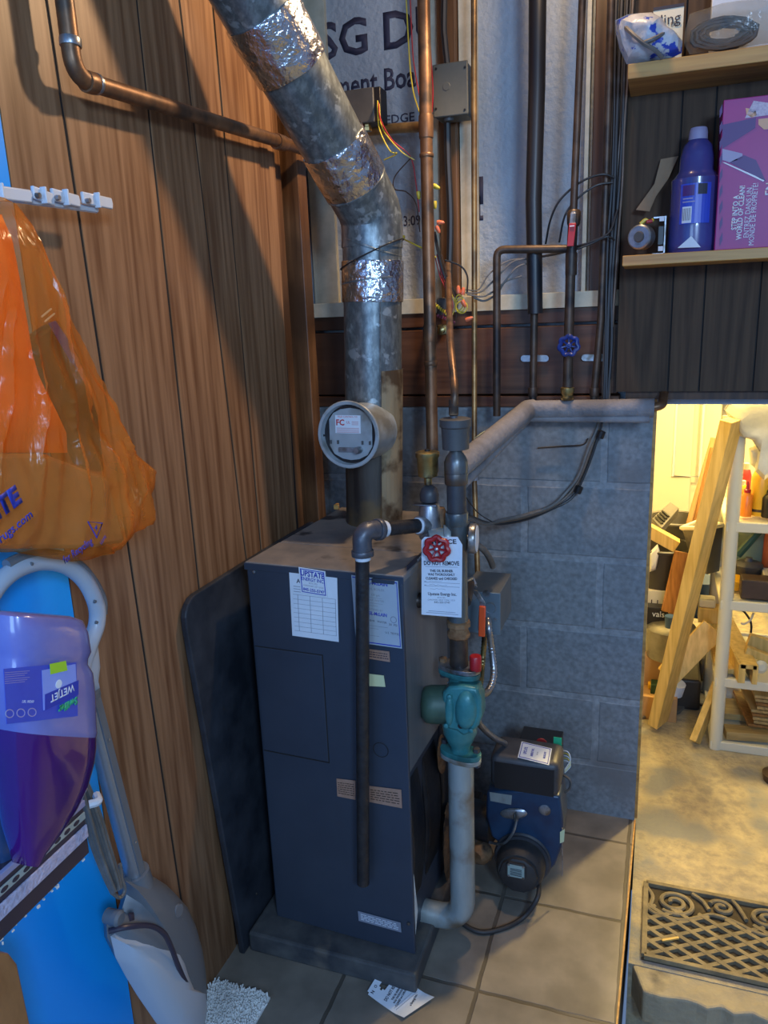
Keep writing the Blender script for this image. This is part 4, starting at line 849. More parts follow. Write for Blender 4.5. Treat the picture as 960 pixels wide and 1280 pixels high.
P4 = [BP(612, 990, -.0005), BP(640, 994, -.0005), BP(639, 1006, -.0005), BP(613, 1001, -.0005)]; MB().quad(P4, .0005, (0, -1, 0)).mk('foil_label', M['steelpipe'], bur)
MB().puff([BP(642+17*math.cos(t), 1017+7*math.sin(t), -.002) for t in [2*PI*k/20 for k in range(20)]], (0, -1, 0), .006, .002).mk('nozzle_plate', M['steel'], bur)
MB().tube(smooth_path([BP(645, 1016, -.008), BP(645, 1028, -.025), BP(640, 1043, -.03), BP(628, 1055, -.02), BP(612, 1053, 0)], 8), .0035, 8).mk('oil_line', M['steel'], bur)
MB().lathe(BP(645, 1022, -.012), (0.1, -.5, -1), [(-.008, .006), (.006, .006), (.01, .004)], 6).mk('flare_nut', M['steel'], bur)
MB().lathe(BP(606, 1062, .03), (-.4, -1, 0), [(0, .028), (.03, .026), (.04, .018)], 8).mk('fuel_pump', M['rust'], bur)
MB().tube([BP(703, 1035, .0), BP(703, 1095, .0)], .0015, 6).mk('edge_rod', M['steel'], bur)
MB().quad([BP(700, 1040, -.002), BP(706, 1036, -.002), BP(705, 1052, -.002), BP(700, 1054, -.002)], .0006, (0, -1, 0)).mk('tag', M['papery'], bur)
o = MB().tube(smooth_path([BP(674, 1098, -.03), PZ(672, 1122, .06), PZ(655, 1146, .012), PZ(630, 1160, .006), PZ(600, 1165, .006), PZ(575, 1152, .006), PZ(560, 1135, .006)], 8), .0058, 10).mk('fuel_hose', M['blackrub']); tag(o, 'black hose looping over the tiles from under the burner', 'hose')

# ================================================================ NOTICE TAG ON THE FLOOR
T2 = thing('fallen_notice_tag', PZ(490, 1245, 0), 'curled white notice tag lying on the floor tiles before the boiler', 'tag')
TLp, TRp, BLp, BRp = PZ(458, 1243, .006), PZ(481, 1207, .01), PZ(505, 1273, .004), PZ(543, 1248, .004)
N1, N2 = 16, 22; mb = MB(); grid = []
for i in range(N1+1):
    row = []
    for j in range(N2+1):
        u, v = i/N1, j/N2; p = TLp.lerp(TRp, u).lerp(BLp.lerp(BRp, u), v); p.z = .0012+.016*(1-v)**2*(.5+.5*u)+.008*max(0, v-.75)*4*(1-u)*.6+.012*max(0, v-.8)*5*u*.5
        row.append((u, v, p))
    grid.append(row)
vs = {}
def gv(i, j, top):
    k = (i, j, top)
    if k not in vs: vs[k] = mb.bm.verts.new(grid[i][j][2]+V((0, 0, .0005 if top else 0)))
    return vs[k]
for i in range(N1):
    for j in range(N2):
        u, v = (i+.5)/N1, (j+.5)/N2
        if math.hypot((u-.48)*1.0, (v-.20)*1.9) < .15 or (u+v*1.9 < .09) or ((1-u)+v*1.9 < .09): continue
        mb.bm.faces.new((gv(i, j, 1), gv(i+1, j, 1), gv(i+1, j+1, 1), gv(i, j+1, 1))); mb.bm.faces.new((gv(i, j+1, 0), gv(i+1, j+1, 0), gv(i+1, j, 0), gv(i, j, 0)))
mb.mk('card', M['paper'], T2, smooth=0)
class Curl(Face):
    def at(s, u, v, h=0):
        p = TLp.lerp(TRp, u).lerp(BLp.lerp(BRp, u), v); p.z = .0017+.016*(1-v)**2*(.5+.5*u)+.008*max(0, v-.75)*4*(1-u)*.6+.012*max(0, v-.8)*5*u*.5+h; return p
F = Curl(TLp, TRp, BLp, n=(0, 0, 1))
k_ = .95
def ct(st, u, v, size, **kw):
    d1 = (F.at(u, v+.02)-F.at(u, v-.02)).normalized(); return text(T2, 'lettering', st, F.at(u, v, .0008), F.X, -d1, size, M['ink'], **kw)
for st, u, v, s_ in (('N', .12, .11, .010), ('O', .30, .095, .009), ('C', .68, .09, .010), ('E', .86, .09, .010), ('DO NOT REMOVE', .5, .38, .0098), ('THIS OIL BURNER', .5, .48, .0064), ('WAS THOROUGHLY', .5, .54, .0064), ('CLEANED and CHECKED', .5, .60, .0064), ('Upstate Energy Inc.', .52, .82, .0078)): ct(st, u, v, s_*1.0, bold=.02, xs=.74 if len(st) > 3 else 1)
mb = MB()
for v in (.67, .72): F.rect(mb, .1, v, .9, v+.004, .0008)
mb.mk('rule', M['greyink'], T2)

# ================================================================ WALL PIPES
PYW = 1.95
def vpipe(name, p, r, m, label, group=None, cat='pipe', **k): return run(name, p, r, m, label, cat, group, **k)
# big copper riser
cp = thing('copper_pipe', PY(541, 575, 1.90), 'wide bright copper pipe rising past the boiler, nearest the flue', 'pipe')
a, b = PY(527, -125, 1.92), PY(541, 590, 1.86)
ax_ = (a-b).normalized()
def on(a, b, y, pa=-125, pb=590): return a.lerp(b, (y-pa)/(pb-pa))
MB().tube([a, b], .0150, 18).mk('pipe', M['copper'], cp)
for y, l in ((135, .05), (398, .04), (438, .012), (170, .008)): coupling(on(a, b, y), ax_, .0172, l, M['copper'], cp)
# thinner copper pipe down into the black air vent
c2 = thing('copper_pipe', PY(566, 515, 1.6), 'short stained copper pipe ending above the black air vent cap', 'pipe')
t0 = V((rx-.003, RIY, RZ(517))); q1 = PY(563, 430, RIY+.12); q2 = PY(562, 395, RIY+.3)
MB().tube(smooth_path([t0, t0+V((0, .01, .05)), q1, q2, PY(560, 330, 1.98)], 6), .0075, 12).mk('pipe', M['copper'], c2)
coupling(t0+V((0, .001, .012)), (0, .1, 1), .0095, .03, M['rust'], c2)
bx_ = PY(556, 412, 1.93); gasb = thing('brass_fitting', bx_-V((0, 0, .02)), 'small brass fitting among the coloured wires left of the thin copper pipe', 'fitting')
MB().box(bx_, (.030, .03, .026)).mk('block', M['brass'], gasb, bev=.003); MB().lathe(bx_-V((0.004, .015, 0)), (0, -1, 0), [(0, .010), (.006, .009), (.009, .004)], 12).mk('plug', M['brass'], gasb)
rb_ = PY(556, 384, 1.95); MBo = MB(); MBo.box(rb_, (.036, .03, .045)); tag(MBo.mk('relay_box', M['darkgrey'], bev=.004), 'small dark relay box behind the wire nuts', 'electric box')
# thin golden pipe
vpipe('copper_pipe', [PY(592, -125, 1.97), PY(593, 300, 1.97), PY(593, 600, 1.97), PY(597, 716, 1.88)], .0072, M['brasspipe'], 'thin golden copper pipe running full height, right of the stud')
# black plastic drain behind
ab = thing('insulated_pipe', PY(667, 497, 1.98), 'pipe wrapped in thick glossy black insulation, in the middle of the foam wall', 'pipe')
MB().tube([PY(673, -125, 1.96), PY(671, 110, 1.96), PY(667, 250, 1.96), PY(669, 392, 1.96)], [.0205, .0195, .0195, .0185], 20).mk('insulation', mat('glossy_black_foam', (.012, .013, .017), rough=.38), ab)
MB().tube([PY(668, 385, 1.97), PY(666, 505, 1.97)], .0092, 14).mk('pipe', M['darkpipe'], ab); coupling(PY(666, 490, 1.97), (0, 0, 1), .0118, .022, M['darkpipe'], ab)
# dark pipe with ball valve and blue gate valve
dv = thing('dark_water_pipe', PY(710, 500, 1.93), 'dark copper water pipe carrying the red lever and the blue wheel', 'pipe')
pts = [PY(733, -125, 1.92), PY(717, 262, 1.92), PY(713, 345, 1.92), PY(709, 497, 1.93)]
MB().tube(pts[:2], [.0078, .0085], 14).mk('pipe', M['darkpipe'], dv); MB().tube(pts[1:], .0115, 14).mk('pipe', M['darkpipe'], dv)
coupling(PY(714, 330, 1.92), (0, 0, 1), .0135, .05, M['darkpipe'], dv); coupling(PY(710, 480, 1.93), (0, 0, 1), .0125, .03, M['darkpipe'], dv)
MB().lathe(PY(709, 500, 1.93), (0, 0, 1), [(0, .014), (.006, .016), (.012, .013), (.02, .0165), (.03, .0165), (.032, .012)], 16).mk('brass_union', M['brass'], dv)
bv = thing('ball_valve', PY(717, 280, 1.92), 'small ball valve with a red lever on the dark water pipe', 'valve')
MB().lathe(PY(717, 283, 1.92), (0, 0, 1), [(0, .012), (.006, .015), (.03, .016), (.036, .012)], 8).mk('body', M['darkpipe'], bv)
MB().lathe(PY(717, 268, 1.905), (0, -1, 0), [(0, .008), (.008, .007), (.009, .004)], 6).mk('nut', M['steel'], bv)
def strap_(a, b, w, th=.003):
    mb = MB(); W_ = V((w/2, 0, 0)); mb.prism([a-W_, a+W_, b+W_, b-W_], (0, -th, 0)); return mb
strap_(PY(717, 266, 1.897), PY(715, 284, 1.893), .013).mk('lever', M['steel'], bv, bev=.0008)
o = strap_(PY(716, 279, 1.892), PY(713, 308, 1.890), .0155, .004).mk('grip', M['red'], bv, bev=.001)
mb = MB(); mb.bb(PY(712, 282, 1.885)-V((0, 0, .0)), PY(718, 283, 1.887)); mb.mk('grip_mark', M['paper'], bv)
gv_ = thing('gate_valve', PY(709, 445, 1.93), 'gate valve with a deep blue handwheel low on the dark water pipe', 'valve')
MB().lathe(PY(709, 445, 1.93), (0, 0, 1), [(0, .012), (.006, .015), (.022, .017), (.038, .015), (.044, .012)], 14).mk('body', M['darkpipe'], gv_)
gc_ = PY(711, 432, 1.865); MB().tube([gc_+V((0, .075, 0)), gc_], .0045, 8).mk('stem', M['brass'], gv_)
handwheel(gv_, gc_, (.08, -1, .05), .0205, M['bluepaint'], 7, .005, M['bluepaint'])
# dark pipe making an arch to the left
vpipe('dark_arch_pipe', [PY(621, 520, 1.93), PY(621, 312, 1.93), PY(712, 311, 1.93)], .0095, M['darkpipe'], 'dark copper pipe rising and elbowing right to join the water pipe', fr=.02)
# dark pipe near the cable bundle
cpn = thing('dark_water_pipe', PY(748, 497, 1.985), 'dark pipe standing left of the cable bundle by the paneling', 'pipe')
MB().tube([PY(768, -125, 1.975), PY(757, 240, 1.975), PY(751, 400, 1.98), PY(742, 500, 1.985)], .0088, 14).mk('pipe', M['darkpipe'], cpn); coupling(PY(743, 490, 1.985), (0, 0, 1), .0115, .02, M['darkpipe'], cpn)
# two plumber's straps on the rim board
for (x0, x1, y), lab in (((655, 682, 448), 'pipe strap on the dark timber, behind the insulated pipe'), ((731, 759, 447), 'pipe strap on the dark timber, left of the cable bundle')):
    a, b = PY(x0, y, 2.018), PY(x1, y, 2.018); r_ = .0085; n_ = 8
    pts = [a+V((0, 0, 0))+V((math.cos(PI/2+PI*k/n_)*r_, 0, math.sin(PI/2+PI*k/n_)*r_)) for k in range(n_+1)]+[b+V((math.cos(-PI/2+PI*k/n_)*r_, 0, math.sin(-PI/2+PI*k/n_)*r_)) for k in range(n_+1)]
    o = MB().prism(pts, (0, -.003, 0)).mk('pipe_strap', M['steel'], bev=.0005, smooth=0); tag(o, lab, 'strap', 'pipe straps')
# horizontal copper pipe from the flue towards the tall copper pipe
vpipe('copper_pipe', [PY(445, 165, 2.0), PY(500, 160, 2.0), PY(534, 158, 1.955)], .0125, M['brasspipe'], 'short horizontal copper pipe behind the control box, ending at the wide pipe', fr=.0)
# copper pipe on the panelled wall
cw = fillet([PX(64, -130, -.838), PX(93, 97, -.838), PX(362, 181, -.838), PX(405, 196, -.838)], .035, 8)
lw = thing('wall_copper_pipe', cw[-1], 'dull copper pipe running down and along the panelled wall behind the flue', 'pipe')
MB().tube(cw, .0135, 18).mk('pipe', M['copper'], lw)
d_ = (PX(362, 181, -.838)-PX(93, 97, -.838)).normalized()
coupling(PX(88, 53, -.838), (0, .1, 1), .0158, .012, M['steel'], lw); coupling(PX(112, 103, -.838), d_, .0158, .02, M['copper'], lw); coupling(PX(120, 105, -.838), d_, .0155, .006, M['steel'], lw); coupling(PX(350, 178, -.838), d_, .017, .04, M['copper'], lw)
# foam insulated pipe along the blocks and out over the boiler
iz = PY(700, 511, 1.935).z
fi = thing('foam_insulated_pipe', PY(663, 515, 1.935), 'pipe in dusty grey foam insulation, crossing above the blocks and angling to the riser', 'pipe')
A_, B2 = PY(660, 512, 1.935), PY(818, 510, 1.935); D_ = PY(572, 585, 1.50)
MB().tube([A_-V((.005, 0, 0)), B2], .0225, 20).mk('foam_sleeve', M['foamins'], fi); MB().tube([A_-V((.0, .004, .022)), PY(812, 524, 1.925)], .0085, 12).mk('foam_flap', M['foamins'], fi)
MB().tube([A_+V((.010, .012, 0)), A_, D_], .0245, 20).mk('foam_sleeve', M['foamins'], fi)
MB().tube([A_+V((0, -.004, -.024)), D_+V((.012, 0, -.034))], .0095, 12).mk('foam_flap', M['foamins'], fi)
MB().tube([D_+V((0, .02, 0)), V((rx+.01, RIY, D_.z-.004))], .012, 12).mk('pipe', M['bluepaint'] if False else M['darkpipe'], fi)
MB().tube(fillet([B2-V((.01, 0, 0)), PY(828, 507, 1.94), PY(830, 490, 2.02)], .02), .0105, 12).mk('elbow', M['copper'], fi)
sl = [PY(594, 546, 1.62), PY(601, 540, 1.64), PY(612, 545, 1.62), PY(606, 551, 1.60)]
dd = (A_-D_).normalized(); up_ = V((-.55, -.45, .7)); up_ = (up_-dd*up_.dot(dd)).normalized(); sd_ = dd.cross(up_)
sc_ = D_.lerp(A_, .36)+up_*.0255
MB().quad([sc_-dd*.017+sd_*.006, sc_+dd*.017+sd_*.006, sc_+dd*.017-sd_*.006, sc_-dd*.017-sd_*.006], .0008, up_).mk('price_sticker', M['papery'], fi)

# rusty pipe stub through the wall near the tall vent
vpipe('thin_copper_pipe', [PY(593, 585, 1.9), PY(594, 600, 1.9)], .011, M['steel'], 'small union nut on the thin golden pipe', cat='fitting')
# ================================================================ ELECTRICS
E1b = thing('electric_box', PY(563, 150, 1.99), 'dark grey square electric box mounted on the stud, cable above and below', 'electric box')
p0, p1 = PY(541, 82, 1.965), PY(585, 142, 1.965)
MB().bb((p0.x, 1.967, p1.z), (p1.x, 2.04, p0.z)).mk('box', M['greybox'], E1b, bev=.006); MB().bb((p0.x-.001, 1.962, p1.z-.001), (p1.x+.001, 1.967, p0.z+.001)).mk('cover', M['greybox'], E1b, bev=.003)
MB().lathe(PY(558, 108, 1.962), (0, -1, 0), [(0, .010), (.001, .009)], 8).mk('knockout', M['greybox'], E1b)
for q in ((545, 86), (581, 84), (545, 136), (581, 137)): MB().lathe(PY(*q, 1.9618), (0, -1, 0), [(0, .003), (.0015, .0025)], 8).mk('screw', M['blackplastic'], E1b)
MB().lathe(PY(561, 145, 1.985), (0, 0, 1), [(-.012, .012), (.0, .013), (.004, .015)], 12).mk('connector', M['darkgrey'], E1b)
tag(MB().tube(smooth_path([PY(559, -125, 2.0), PY(555, 20, 2.0), PY(556, 50, 2.0), PY(559, 80, 2.0)], 6), .0075, 8).mk('black_cable', M['blackcable']), 'thick black cable entering the top of the square electric box', 'cable')
tag(MB().tube(smooth_path([PY(559, 147, 2.0), PY(560, 200, 2.0), PY(563, 280, 2.0), PY(560, 380, 2.0)], 6), .0085, 8).mk('black_cable', M['blackcable']), 'thick black cable hanging below the square electric box', 'cable')
E2b = thing('control_box', PY(455, 155, 1.95), 'small dark control box behind the slanted flue, wires leaving its right side', 'electric box')
p0, p1 = PY(418, 115, 1.93), PY(468, 152, 1.93)
MB().bb((p0.x, 1.93, p1.z), (p1.x, 1.99, p0.z)).mk('box', M['darkgrey'], E2b, bev=.003); MB().bb((p1.x, 1.935, p1.z), (PY(476, 115, 1.94).x, 1.985, p0.z)).mk('end_plate', M['blackplastic'], E2b, bev=.002)
MB().lathe(PY(458, 152, 1.955), (0, 0, -1), [(0, .011), (.012, .011), (.014, .013), (.022, .013)], 8).mk('brass_neck', M['brass'], E2b)
def wire(nm, px, r, m, label, cat='wire', group=None, n=6):
    o = MB().tube(smooth_path([PY(*p) for p in px], 8), r, n).mk(nm, m); tag(o, label, cat, group); return o
wire('red_wire', [(473, 128, 1.93), (476, 150, 1.90), (490, 175, 1.90), (513, 196, 1.91), (520, 230, 1.91), (524, 265, 1.91)], .0016, M['redwire'], 'dark red wire from the control box down to the wide copper pipe')
wire('yellow_wire', [(472, 126, 1.93), (474, 160, 1.90), (487, 188, 1.90), (496, 192, 1.92), (480, 200, 1.93)], .0016, M['yellow'], 'yellow wire stub curling under the control box')
wire('yellow_wire', [(474, 130, 1.93), (478, 160, 1.90), (500, 188, 1.9), (518, 200, 1.91)], .0014, M['yellow'], 'second yellow wire twisting with the red one')
wire('brown_wire', [(514, 197, 1.92), (494, 220, 1.92), (493, 236, 1.92), (508, 240, 1.92), (520, 255, 1.92), (525, 290, 1.92)], .0015, M['darkbrown'], 'brown looping wire left of the wide copper pipe')
wire('yellow_wire', [(502, -120, 1.95), (511, 60, 1.95), (516, 110, 1.95), (524, 140, 1.93)], .0016, M['yellow'], 'yellow wire hanging from above over the stencilled letters')
wire('red_wire', [(508, -120, 1.95), (515, 50, 1.95), (519, 90, 1.95), (527, 135, 1.93)], .0014, M['redwire'], 'red wire hanging beside the yellow one over the letters')
wire('yellow_wire', [(503, 298, 1.93), (515, 304, 1.90), (533, 313, 1.90), (545, 322, 1.91)], .0020, M['yellow'], 'yellow twisted wire crossing behind the wide copper pipe')
wire('red_wire', [(529, -120, 1.96), (538, 60, 1.96), (541, 110, 1.96), (540, 140, 1.96)], .0016, M['redwire'], 'dark red wire running down the right of the wide pipe')
wire('black_cable', [(543, 290, 1.915), (549, 320, 1.91), (556, 345, 1.91), (566, 362, 1.91), (572, 372, 1.91)], .004, M['blackcable'], 'black cable fanning into the wire nuts right of the wide pipe')
for k, (m_, dx) in enumerate((('redwire', 0), ('yellow', 3), ('darkbrown', 6), ('redwire', -3))):
    wire('loose_wire', [(546+dx, 318, 1.915), (553+dx, 345, 1.91), (562+dx*.7, 366, 1.905), (566+dx, 385-k*3, 1.905), (558+dx*2, 398, 1.905)], .0013, M[m_], ['dark red', 'yellow', 'brown', 'second dark red'][k]+' loose wire fanning down among the wire nuts')
for k in range(3):
    c = PY(574+k*2, 378+k*3, 1.895); wob = [c+V((math.cos(t)*(.010+.002*k), -.004*k, math.sin(t)*(.018-.002*k))) for t in [2*PI*j/24 for j in range(24)]]
    tag(MB().tube(wob, .0016, 6, closed=True).mk('yellow_wire_loop', M['yellow']), 'loop of yellow wire hanging by the orange wire nuts', 'wire', 'yellow wire loops')
coil = [PY(546+.9*k, 394+2*math.sin(k*1.9)+k*.35, 1.90+.006*math.cos(k*1.9)) for k in range(26)]
tag(MB().tube(smooth_path(coil, 3), .0016, 6).mk('purple_coiled_wire', mat('purple_wire', (.22, .04, .09), rough=.4)), 'coiled purplish red wire below the relay box', 'wire')
coil = [PY(543+.7*k, 380+2.4*math.sin(k*1.9)+k*.55, 1.905+.005*math.cos(k*1.9)) for k in range(22)]
tag(MB().tube(smooth_path(coil, 3), .0016, 6).mk('yellow_coiled_wire', M['yellow']), 'coiled yellow wire left of the relay box', 'wire')
def nut(px, py, Y, d, m, lab, grp):
    p = PY(px, py, Y); o = MB().lathe(p, d, [(-.001, .0052), (.004, .0058), (.014, .0040), (.017, .002)], 10).mk('wire_nut', m); tag(o, lab, 'wire connector', grp)
nut(573, 366, 1.89, (0, 0, 1), M['orangecap'], 'orange wire nut pointing up at the top of the yellow loops', None)
nut(578, 368, 1.89, (.2, 0, 1), M['orangecap'], 'orange wire nut just right of the topmost one', None)
nut(578, 376, 1.885, (.3, 0, -.6), M['orangecap'], 'orange wire nut pointing down inside the yellow loops', None)
nut(583, 400, 1.89, (1, 0, .35), M['orangecap'], 'orange-red wire nut lowest and furthest right in the tangle', None)
nut(547, 278, 1.90, (1, 0, -.1), M['orangecap'], 'pink-red wire nut pointing right beside the wide copper pipe', None)
nut(546, 283, 1.90, (.4, 0, -1), M['orangecap'], 'pink-red wire nut pointing down beside the wide copper pipe', None)
nut(523, 240, 1.905, (.1, 0, -1), M['yellow'], 'yellow wire nut left of the wide copper pipe', None)
nut(542, 232, 1.92, (1, 0, -.5), M['yellow'], 'yellow wire nut at upper right of the wide copper pipe', None)
nut(543, 252, 1.92, (.1, 0, -1), M['yellow'], 'yellow wire nut pointing down right of the wide copper pipe', None)
nut(505, 297, 1.93, (-1, 0, .3), M['yellow'], 'yellow wire nut by the flue seam', None)
# cables hanging in the bundle beside the panelling
cols = ['greycable', 'browncable', 'blackcable', 'browncable', 'greycable', 'blackcable', 'browncable', 'greycable', 'blackcable', 'browncable', 'blackcable', 'browncable']
for k in range(12):
    X0 = 764+2.3*k; m_ = M[cols[k]]; ys = [-125, 60, 150, 230, 300, 370, 430, 500]
    pts = []
    for j, y in enumerate(ys):
        cx = X0+2-(y/500)*(12+k*1.6) + random.uniform(-2.0, 2.0)*(1 if 100 < y < 450 else .3)
        pts.append((cx, y, 1.985-.006*(k % 3)))
    wire('hanging_cable', pts, (.0038, .0030, .0034, .0042, .0028, .0045, .003, .0033, .004, .003, .0035, .0028)[k], m_, '%s cable in the bundle hanging down beside the panelling' % {'greycable': 'grey', 'browncable': 'brown', 'blackcable': 'black', 'steel': 'silvery'}[cols[k]], 'cable', 'cables hanging in the bundle beside the panelling')
# cables that arch left from the bundle
arcs = [([(768, 222, 1.96), (752, 218, 1.95), (725, 228, 1.95), (700, 250, 1.95), (688, 275, 1.96), (682, 305, 1.98)], .0026, 'black cable arching high over the dark water pipe'),
        ([(766, 228, 1.96), (745, 232, 1.95), (722, 248, 1.95), (706, 270, 1.95), (699, 303, 1.97)], .0024, 'black cable arching lower, behind the ball valve'),
        ([(772, 262, 1.95), (762, 290, 1.94), (740, 302, 1.94), (722, 308, 1.945), (690, 318, 1.96), (660, 324, 1.97)], .0028, 'dark cable swinging left under the horizontal pipe'),
        ([(768, 300, 1.95), (758, 296, 1.94), (738, 305, 1.94), (715, 313, 1.94), (684, 320, 1.96)], .0024, 'second dark cable swinging left beside the valve'),
        ([(664, 322, 1.97), (640, 328, 1.96), (618, 350, 1.95), (600, 365, 1.94), (582, 366, 1.92)], .0022, 'grey cable sagging towards the orange wire nuts'),
        ([(664, 328, 1.97), (645, 335, 1.96), (628, 355, 1.95), (606, 370, 1.94), (584, 368, 1.92)], .0022, 'second grey cable sagging towards the wire nuts'),
        ([(660, 324, 1.97), (636, 326, 1.96), (612, 342, 1.95), (598, 362, 1.945), (582, 362, 1.92)], .0018, 'thin grey cable above the other sagging ones'),
        ([(652, 345, 1.97), (632, 352, 1.96), (622, 366, 1.95), (606, 376, 1.945), (592, 372, 1.93)], .0024, 'lowest grey cable looping behind the arch pipe'),
        ([(556, 325, 1.93), (575, 332, 1.93), (584, 345, 1.93), (584, 365, 1.92)], .0022, 'black cable hooking right towards the wire nuts')]
for p, r, l in arcs: wire('loose_cable', p, r, M['blackcable' if 'black' in l or 'dark' in l else 'greycable'], l, 'cable')
# cables running down the block wall and left to the riser
for k, dx in enumerate((0, 3, 7)):
    wire('block_wall_cable', [(750+dx*.6, 500, 2.0), (748+dx*.5, 530, 2.01), (736+dx, 560, 2.01), (723+dx, 595, 2.01), (708+dx, 615+dx, 2.005), (690, 632+dx*.6, 1.98), (660, 643+dx*.8, 1.93), (628, 650+dx*.7, 1.85), (608, 655-dx*.3, 1.75), (585, 648-dx*.6, 1.60)], (.0048, .0036, .0032)[k], M[['greycable', 'browncable', 'blackcable'][k]], ['grey', 'brown', 'black'][k]+' cable curving down the block wall to the boiler', 'cable')
wire('block_wall_cable', [(735, 548, 2.015), (728, 556, 2.01), (700, 558, 2.015), (672, 560, 2.015)], .0022, M['blackcable'], 'short black cable lying flat on the block wall', 'cable')
for y_, dx in ((543, 751), (612, 723)): tag(MB().lathe(PY(dx, y_, 1.997), (.35, 0, 1), [(-.01, .006), (-.009, .010), (.009, .010), (.01, .006)], 10).mk('cable_tape', M['blackplastic']), 'black tape wrap on the cables against the blocks, %s' % ('upper one' if y_ < 600 else 'lower one'), 'tape')
wire('thin_wire', [(580, 618, 1.6), (590, 632, 1.65), (600, 643, 1.72), (618, 654, 1.8)], .0013, M['blackcable'], 'thin black wire sagging right of the riser', 'wire')

# stencilled letters on the foam board
fw = [o for o in bpy.data.objects if o.name == 'wall_back_upper'][0]
def foamtxt(s_, px, py, size, rot=0, Yt=WY+.0595, **k):
    p = PY(px, py, Yt); r = V((1, 0, 0)) if not rot else V((0, 0, -1)); u = V((0, 0, 1)) if not rot else V((1, 0, 0))
    return text(fw, 'stencil', s_, p, r, u, size, M['marker'], **k)
foamtxt('USG DU', 457, 46, .118, bold=.024, xs=1.0)
foamtxt('ement Boa', 462, 104, .072, bold=.02, xs=.80)
foamtxt('C   EDGE', 488, 150, .030, bold=.01, xs=1.1)
foamtxt('08:3:09', 507, 277, .036, bold=.01, xs=.8)
foamtxt('L', 601, 262, .08, bold=.03, rot=0, xs=.3); foamtxt('I', 601, 240, .09, bold=.03, xs=.9)

# ================================================================ SHELF THINGS
SH1, SH2 = 1.5335, 1.9125
def SY(px, py, Y=1.90): return PY(px, py, Y)
mg = SY(929, 308, 1.885); x0 = PY(899, 215, 1.868).x
bz = PY(930, 122, 1.868).z
mbx = thing('magenta_box', (x0+.12, 1.87, SH1), 'magenta and purple cleaning box standing on the lower shelf', 'box')
MB().bb((x0, 1.868, SH1), (x0+.24, 1.985, bz)).mk('carton', M['magenta'], mbx, bev=.0015, smooth=0)
Yb = 1.8675
def bq(pts, m, nm, h=.0006): return MB().quad([PY(x, y, Yb) for x, y in pts], h, (0, -1, 0)).mk(nm, m, mbx, smooth=0)
for k in range(9): bq([(899.5, 138+20*k), (903, 130+20*k), (903, 140+20*k), (899.5, 148+20*k)], M['magenta2'], 'edge_stripe') if k % 1 == 0 else None
bq([(903, 156), (945, 147), (944, 160), (903, 186)], M['magenta2'], 'print_sleeve'); bq([(931, 148), (937, 136), (942, 126), (970, 130), (975, 142), (945, 146)], mat('patterned_cloth_print', (.36, .30, .42), (.55, .5, .58), 220, .5), 'print_cuff')
bq([(932, 135), (944, 137), (946, 144), (940, 147), (933, 143)], M['skin'], 'print_hand'); bq([(948, 149), (975, 146), (975, 160), (955, 162), (948, 156)], M['skin'], 'print_hand')
bq([(903, 186), (928, 192), (928, 198), (912, 203), (903, 200)], M['lilac'], 'print_duster'); bq([(912, 203), (930, 194), (945, 200), (957, 226), (952, 224)], M['magenta2'], 'print_duster_pad'); bq([(903, 203), (906, 203), (956, 225), (954, 227)], M['white'], 'print_pole')
def vt(s_, px, py, size, **k): return text(mbx, 'lettering', s_, PY(px, py, Yb-.001), (0, 0, 1), (-1, 0, 0), size, M['paper'], **k)
vt('STEP INTO A', 919, 266, .0145, bold=.03, xs=.82); vt('WORLD OF CLEAN!', 926, 266, .0145, bold=.03, xs=.82)
vt('ENTREZ DANS UN', 935, 266, .0145, xs=.82); vt('MONDE DE PROPRETÉ!', 942, 268, .0145, xs=.82)
vt('EN', 962, 236, .02, bold=.02)
# blue bottle
bc = PY(865, 311, 1.92); cx = bc.x
bb_ = thing('cleaner_bottle', (cx, 1.925, SH1), 'deep blue floor cleaner bottle with white cap on the lower shelf', 'bottle')
def bzz(y): return PY(865, y, 1.925).z
MB().lathe((cx, 1.925, SH1), (0, 0, 1), [(0, .047), (.004, .051), (.02, .0525), (bzz(262)-SH1, .0505), (bzz(225)-SH1, .050), (bzz(222)-SH1, .045), (bzz(215)-SH1, .036), (bzz(195)-SH1, .034), (bzz(183)-SH1, .029), (bzz(176)-SH1, .019), (bzz(173)-SH1, .0165)], 32, sx=.95, xdir=(0, 1, 0)).mk('body', M['bluebottle'], bb_)
MB().lathe((cx, 1.925, bzz(176)), (0, 0, 1), [(0, .0165), (.0, .0195), (.014, .019), (.022, .0175), (.024, .016)], 24).mk('cap', M['lilac'], bb_)
def curved(par, nm, m, cx_, cy_, R_, z0, z1, a0, a1, n=10, h=.0006):
    mb = MB(); 
    for k in range(n):
        a, b = a0+(a1-a0)*k/n, a0+(a1-a0)*(k+1)/n
        q = [V((cx_+math.sin(t)*R_, cy_-math.cos(t)*R_, z)) for t, z in ((a, z1), (b, z1), (b, z0), (a, z0))]; mb.quad(q, h, V((math.sin((a+b)/2), -math.cos((a+b)/2), 0)))
    bmesh.ops.remove_doubles(mb.bm, verts=mb.bm.verts, dist=2e-5)
    return mb.mk(nm, m, par, smooth=0)
curved(bb_, 'label', M['bluelabel'], cx, 1.925, .0512, bzz(282), bzz(233), -.62, .62)
curved(bb_, 'label_panel', M['magenta2'], cx, 1.925, .0516, bzz(248), bzz(235), -.52, -.05, 5); curved(bb_, 'label_panel', M['ink'], cx, 1.925, .0516, bzz(247), bzz(234), .08, .45, 4)
curved(bb_, 'barcode', M['paper'], cx, 1.925, .0518, bzz(281), bzz(261), -.50, -.12, 4)
for k in range(7): curved(bb_, 'barcode_bar', M['ink'], cx, 1.925, .0522, bzz(278), bzz(263), -.47+.048*k, -.455+.048*k, 1)
mb = MB()
for z_ in (251, 254, 257): pass
